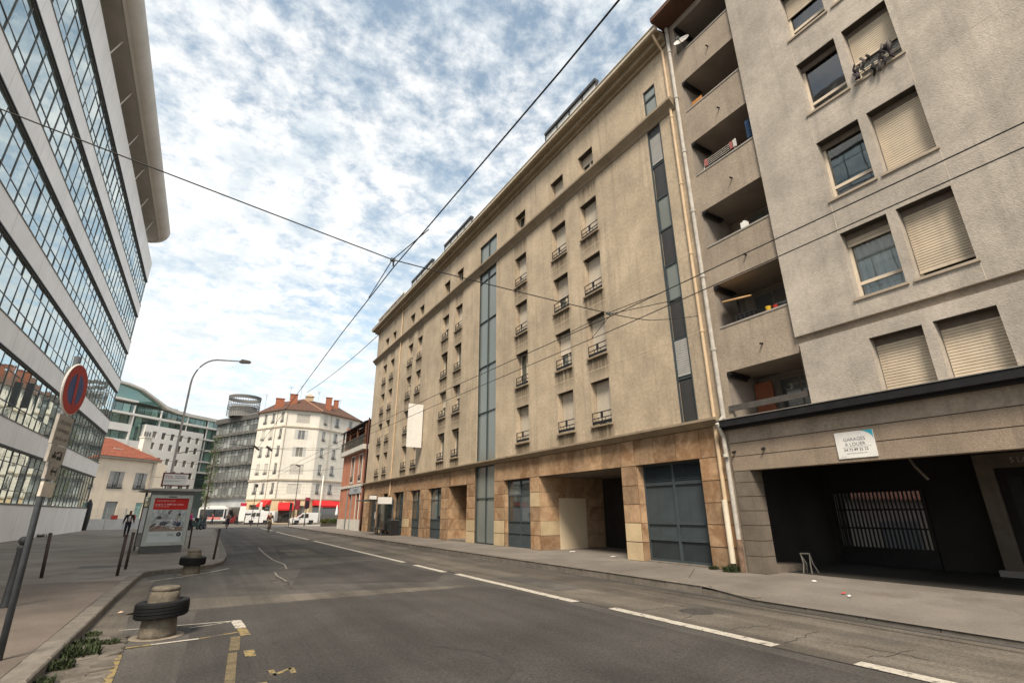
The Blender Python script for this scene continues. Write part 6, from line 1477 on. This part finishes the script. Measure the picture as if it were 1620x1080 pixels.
cyclist((2.75,69.5,0), R(-95), 'cyclist in grey top riding toward the viewer', 'bicycle ridden toward the viewer by the rider in grey', M('grey_top', (.20,.16,.17), .9, .1, 6, .2), JEAN, SKIN)
b = thing('bicycle', 'parked bicycle just right of the advert panel', 'bicycle', (-1.0, 62.0, .14), R(25)); bicycle(b, M('bike_paint', (.05,.05,.05)))
b = thing('bicycle', 'parked bicycle half hidden behind the advert panel', 'bicycle', (-2.0, 62.6, .15), R(15)); bicycle(b, galv)
def motorbike(loc, rz, label, col):
    t = thing('motor_scooter', label, 'scooter', loc, rz)
    for x_ in (-.62,.66):
        m = MB(); m.torus((0,0,0), (0,1,0), .20, .065, 18, 8); w = add(t, 'wheel', m, rubber, True, (x_,0,.265)); link('rim', MB().lathe([(0,-.03),(.15,-.03),(.15,.03),(0,.03)], 12).mesh('rim', galv), w).rotation_euler = (R(90),0,0)
    add(t, 'body', MB().prism([(-.85,.62),(-.70,.42),(-.25,.30),(.22,.30),(.34,.42),(.52,.95),(.44,1.02),(.22,.55),(-.12,.55),(-.25,.74),(-.80,.80)], -.16, .16), col)
    add(t, 'seat', MB().prism([(-.82,.80),(-.80,.88),(-.40,.90),(-.10,.82),(-.22,.74)], -.14, .14), black_p)
    add(t, 'fork', MB().tube([(.66,.0,.27),(.48,0,.95),(.44,0,1.08)], .035, 6), iron)
    add(t, 'handlebar', MB().tube([(.40,-.34,1.08),(.45,0,1.08),(.40,.34,1.08)], .018, 6), iron)
    add(t, 'windscreen', MB().prism([(.50,1.0),(.52,1.0),(.42,1.42),(.40,1.42)], -.2, .2), dark_glass)
    add(t, 'top_box', MB().box(-1.05,-.72,-.2,.2,.86,1.16), black_p); add(t, 'headlight', MB().lathe([(0,-.05),(.09,-.03),(.1,.03),(0,.05)], 10), white_frame, False, (.54,0,.92), (0, R(80), 0))
motorbike((.15,64.5,.13), R(60), 'dark parked motor scooter nearest the road kerb', M('scooter_dark', (.03,.035,.04), .4, .1, 4, 0))
motorbike((-.35,62.3,.13), R(40), 'dark green parked motor scooter beside the bicycles', M('scooter_green', (.03,.07,.06), .4, .1, 4, 0))
motorbike((6.0,100,0), R(20), 'far parked scooter by the white stop totem', M('scooter_dark', (.03,.035,.04)))

VW = M('van_white', (.58,.57,.55), .35, .03, 1, 0, spec=.5); VG = glass('van_glass', (.02,.022,.025), .12, (.9,.95,1), .03)
def van(loc, rz, label, L, Hh, Wd, prof, wins, name='van', cat='van', wb=(.78,.3), wr=.31):
    t = thing(name, label, cat, loc, rz); m = MB()
    k = len(prof); n0 = 0
    def ring(s_, y): return [(x*L, s_*y*Wd/2*(1-.14*max(0, (z-.5))), z*Hh) for x, z in prof]
    a, b = ring(-1, 1), ring(1, 1)
    m.quad(*a); m.quad(*reversed(b))
    for i in range(k): j = (i+1) % k; m.quad(a[i], b[i], b[j], a[j])
    me = m.mesh('body', VW); bmx = bmesh.new(); bmx.from_mesh(me); bmesh.ops.remove_doubles(bmx, verts=bmx.verts, dist=1e-4); bmesh.ops.bevel(bmx, geom=list(bmx.edges), offset=.05, segments=2, affect='EDGES'); bmx.to_mesh(me); bmx.free(); link('body', me, t)
    for s_ in (-1, 1):
        for w_ in wins:
            q = MB(); q.quad(*[(x*L, s_*(Wd/2*(1-.14*max(0, (z-.5)))+.006), z*Hh) for x, z in w_]); add(t, 'side_window', q, VG)
        for x_ in wb:
            m2 = MB(); m2.torus((0,0,0), (0,1,0), wr*.72, wr*.28, 18, 8); w = add(t, 'wheel', m2, rubber, True, (x_*L, s_*(Wd/2-.10), wr)); link('rim', MB().lathe([(0,-.06),(wr*.55,-.06),(wr*.55,.06),(0,.06)], 14).mesh('rim', galv), w).rotation_euler = (R(90),0,0)
            add(t, 'wheel_arch', MB().box(x_*L-wr*1.15, x_*L+wr*1.15, s_*(Wd/2-.03) if s_ < 0 else Wd/2-.2, s_*(Wd/2-.2) if s_ < 0 else Wd/2+.004, .28, wr*2.1), black_p) if s_ > 0 else add(t, 'wheel_arch', MB().box(x_*L-wr*1.15, x_*L+wr*1.15, -Wd/2-.004, -Wd/2+.2, .28, wr*2.1), black_p)
        add(t, 'headlight', MB().box(L-.10, L+.005, s_*Wd*.36-.16, s_*Wd*.36+.16, Hh*.36, Hh*.44), white_frame)
        add(t, 'door_mirror', MB().box(.70*L, .73*L, s_*(Wd/2)-.02 if s_ > 0 else -Wd/2-.2, s_*(Wd/2)+.2 if s_ > 0 else -Wd/2+.02, Hh*.55, Hh*.64), black_p)
    add(t, 'bumper', MB().box(L-.12, L+.06, -Wd*.46, Wd*.46, .22, .52).box(-.05, .1, -Wd*.46, Wd*.46, .28, .5), black_p)
    return t
vp = [(0,.17),(0,.93),(.03,.985),(.30,1.0),(.58,.985),(.80,.60),(.96,.50),(1.0,.40),(1.0,.15),(.98,.13),(.02,.13)]
v = van((16.7,90.0,0), R(180), 'small white delivery van parked in front of the middle awning', 4.5, 1.8, 1.8, vp, [[(.40,.56),(.54,.56),(.54,.90),(.40,.90)],[(.56,.56),(.72,.56),(.605,.88),(.56,.90)]])
q = MB(); q.quad((.795*4.5+.02,-.72,.61*1.8),(.795*4.5+.02,.72,.61*1.8),(.60*4.5+.02,.66,.955*1.8),(.60*4.5+.02,-.66,.955*1.8)); add(v, 'windscreen', q, VG)
vp2 = [(0,.17),(0,.95),(.03,.99),(.50,1.0),(.72,.98),(.88,.58),(.97,.50),(1.0,.38),(1.0,.14),(.98,.11),(.02,.11)]
v = van((5.6,101.8,0), R(-8), 'tall white van by the ivory building beneath the left awning', 5.2, 2.35, 1.95, vp2, [[(.50,.60),(.64,.60),(.64,.86),(.50,.86)],[(.66,.60),(.83,.60),(.74,.88),(.66,.88)],[(.12,.62),(.40,.62),(.40,.74),(.12,.74)]])
v = van((10.9,96.3,0), R(158), 'white van parked behind the signal poles left of the small van', 4.6, 2.1, 1.85, vp2, [[(.50,.60),(.64,.60),(.64,.86),(.50,.86)],[(.66,.60),(.83,.60),(.74,.88),(.66,.88)]])
# city bus seen from the front three quarter
bs_ = thing('city_bus', 'white city bus with big dark windows stopped beyond the crossroads', 'bus', (-.6, 106.5, 0), R(-6))
m = MB(); m.box(0, 4.6, 0, 9, .35, 2.85); me = m.mesh('body', VW); bmx = bmesh.new(); bmx.from_mesh(me); bmesh.ops.bevel(bmx, geom=list(bmx.edges), offset=.18, segments=3, affect='EDGES'); bmx.to_mesh(me); bmx.free(); link('body', me, bs_)
add(bs_, 'windscreen', MB().box(.25, 3.9, -.02, .0, 1.15, 2.45), VG); add(bs_, 'windscreen', MB().box(4.05, 4.35, -.02, .0, .9, 2.5), VG)
add(bs_, 'number_board', MB().box(1.5, 3.6, -.03, -.02, .75, 1.15), M('pale_red_panel', (.55,.22,.2), .5, .1, 3, 0)); add(bs_, 'skirt', MB().box(.15, 4.45, .05, 8.8, .2, .36), black_p)
for k in range(5): add(bs_, 'side_window', MB().box(4.6, 4.62, .6+k*1.6, 2.0+k*1.6, 1.3, 2.4), VG)
for x_ in (.5, 4.1):
    for y_ in (1.6, 7.0): m = MB(); m.torus((0,0,0), (1,0,0), .32, .14, 18, 8); add(bs_, 'wheel', m, rubber, True, (x_, y_, .46))
add(bs_, 'roof_pod', MB().box(.6, 4.0, 1.0, 6.5, 2.85, 3.1), VW)
# dark passenger cars by the totem
for k, (x_, y_, lb) in enumerate(((4.4,103,'red hatchback half hidden beside the white bus'),)):
    c = van((x_, y_, 0), R(-15), lb, 3.9, 1.45, 1.7, [(0,.22),(.02,.62),(.10,.68),(.22,.97),(.50,1.0),(.68,.66),(.95,.56),(1.0,.40),(1.0,.18),(.98,.15),(.02,.15)], [[(.20,.68),(.42,.68),(.42,.93),(.26,.93)],[(.44,.68),(.64,.68),(.50,.94),(.44,.94)]], 'parked_car', 'car')
    for ch in c.children:
        if ch.name.startswith('body'): ch.data.materials.clear(); ch.data.materials.append(M('car_red', (.18,.02,.02), .4, .05, 2, 0))
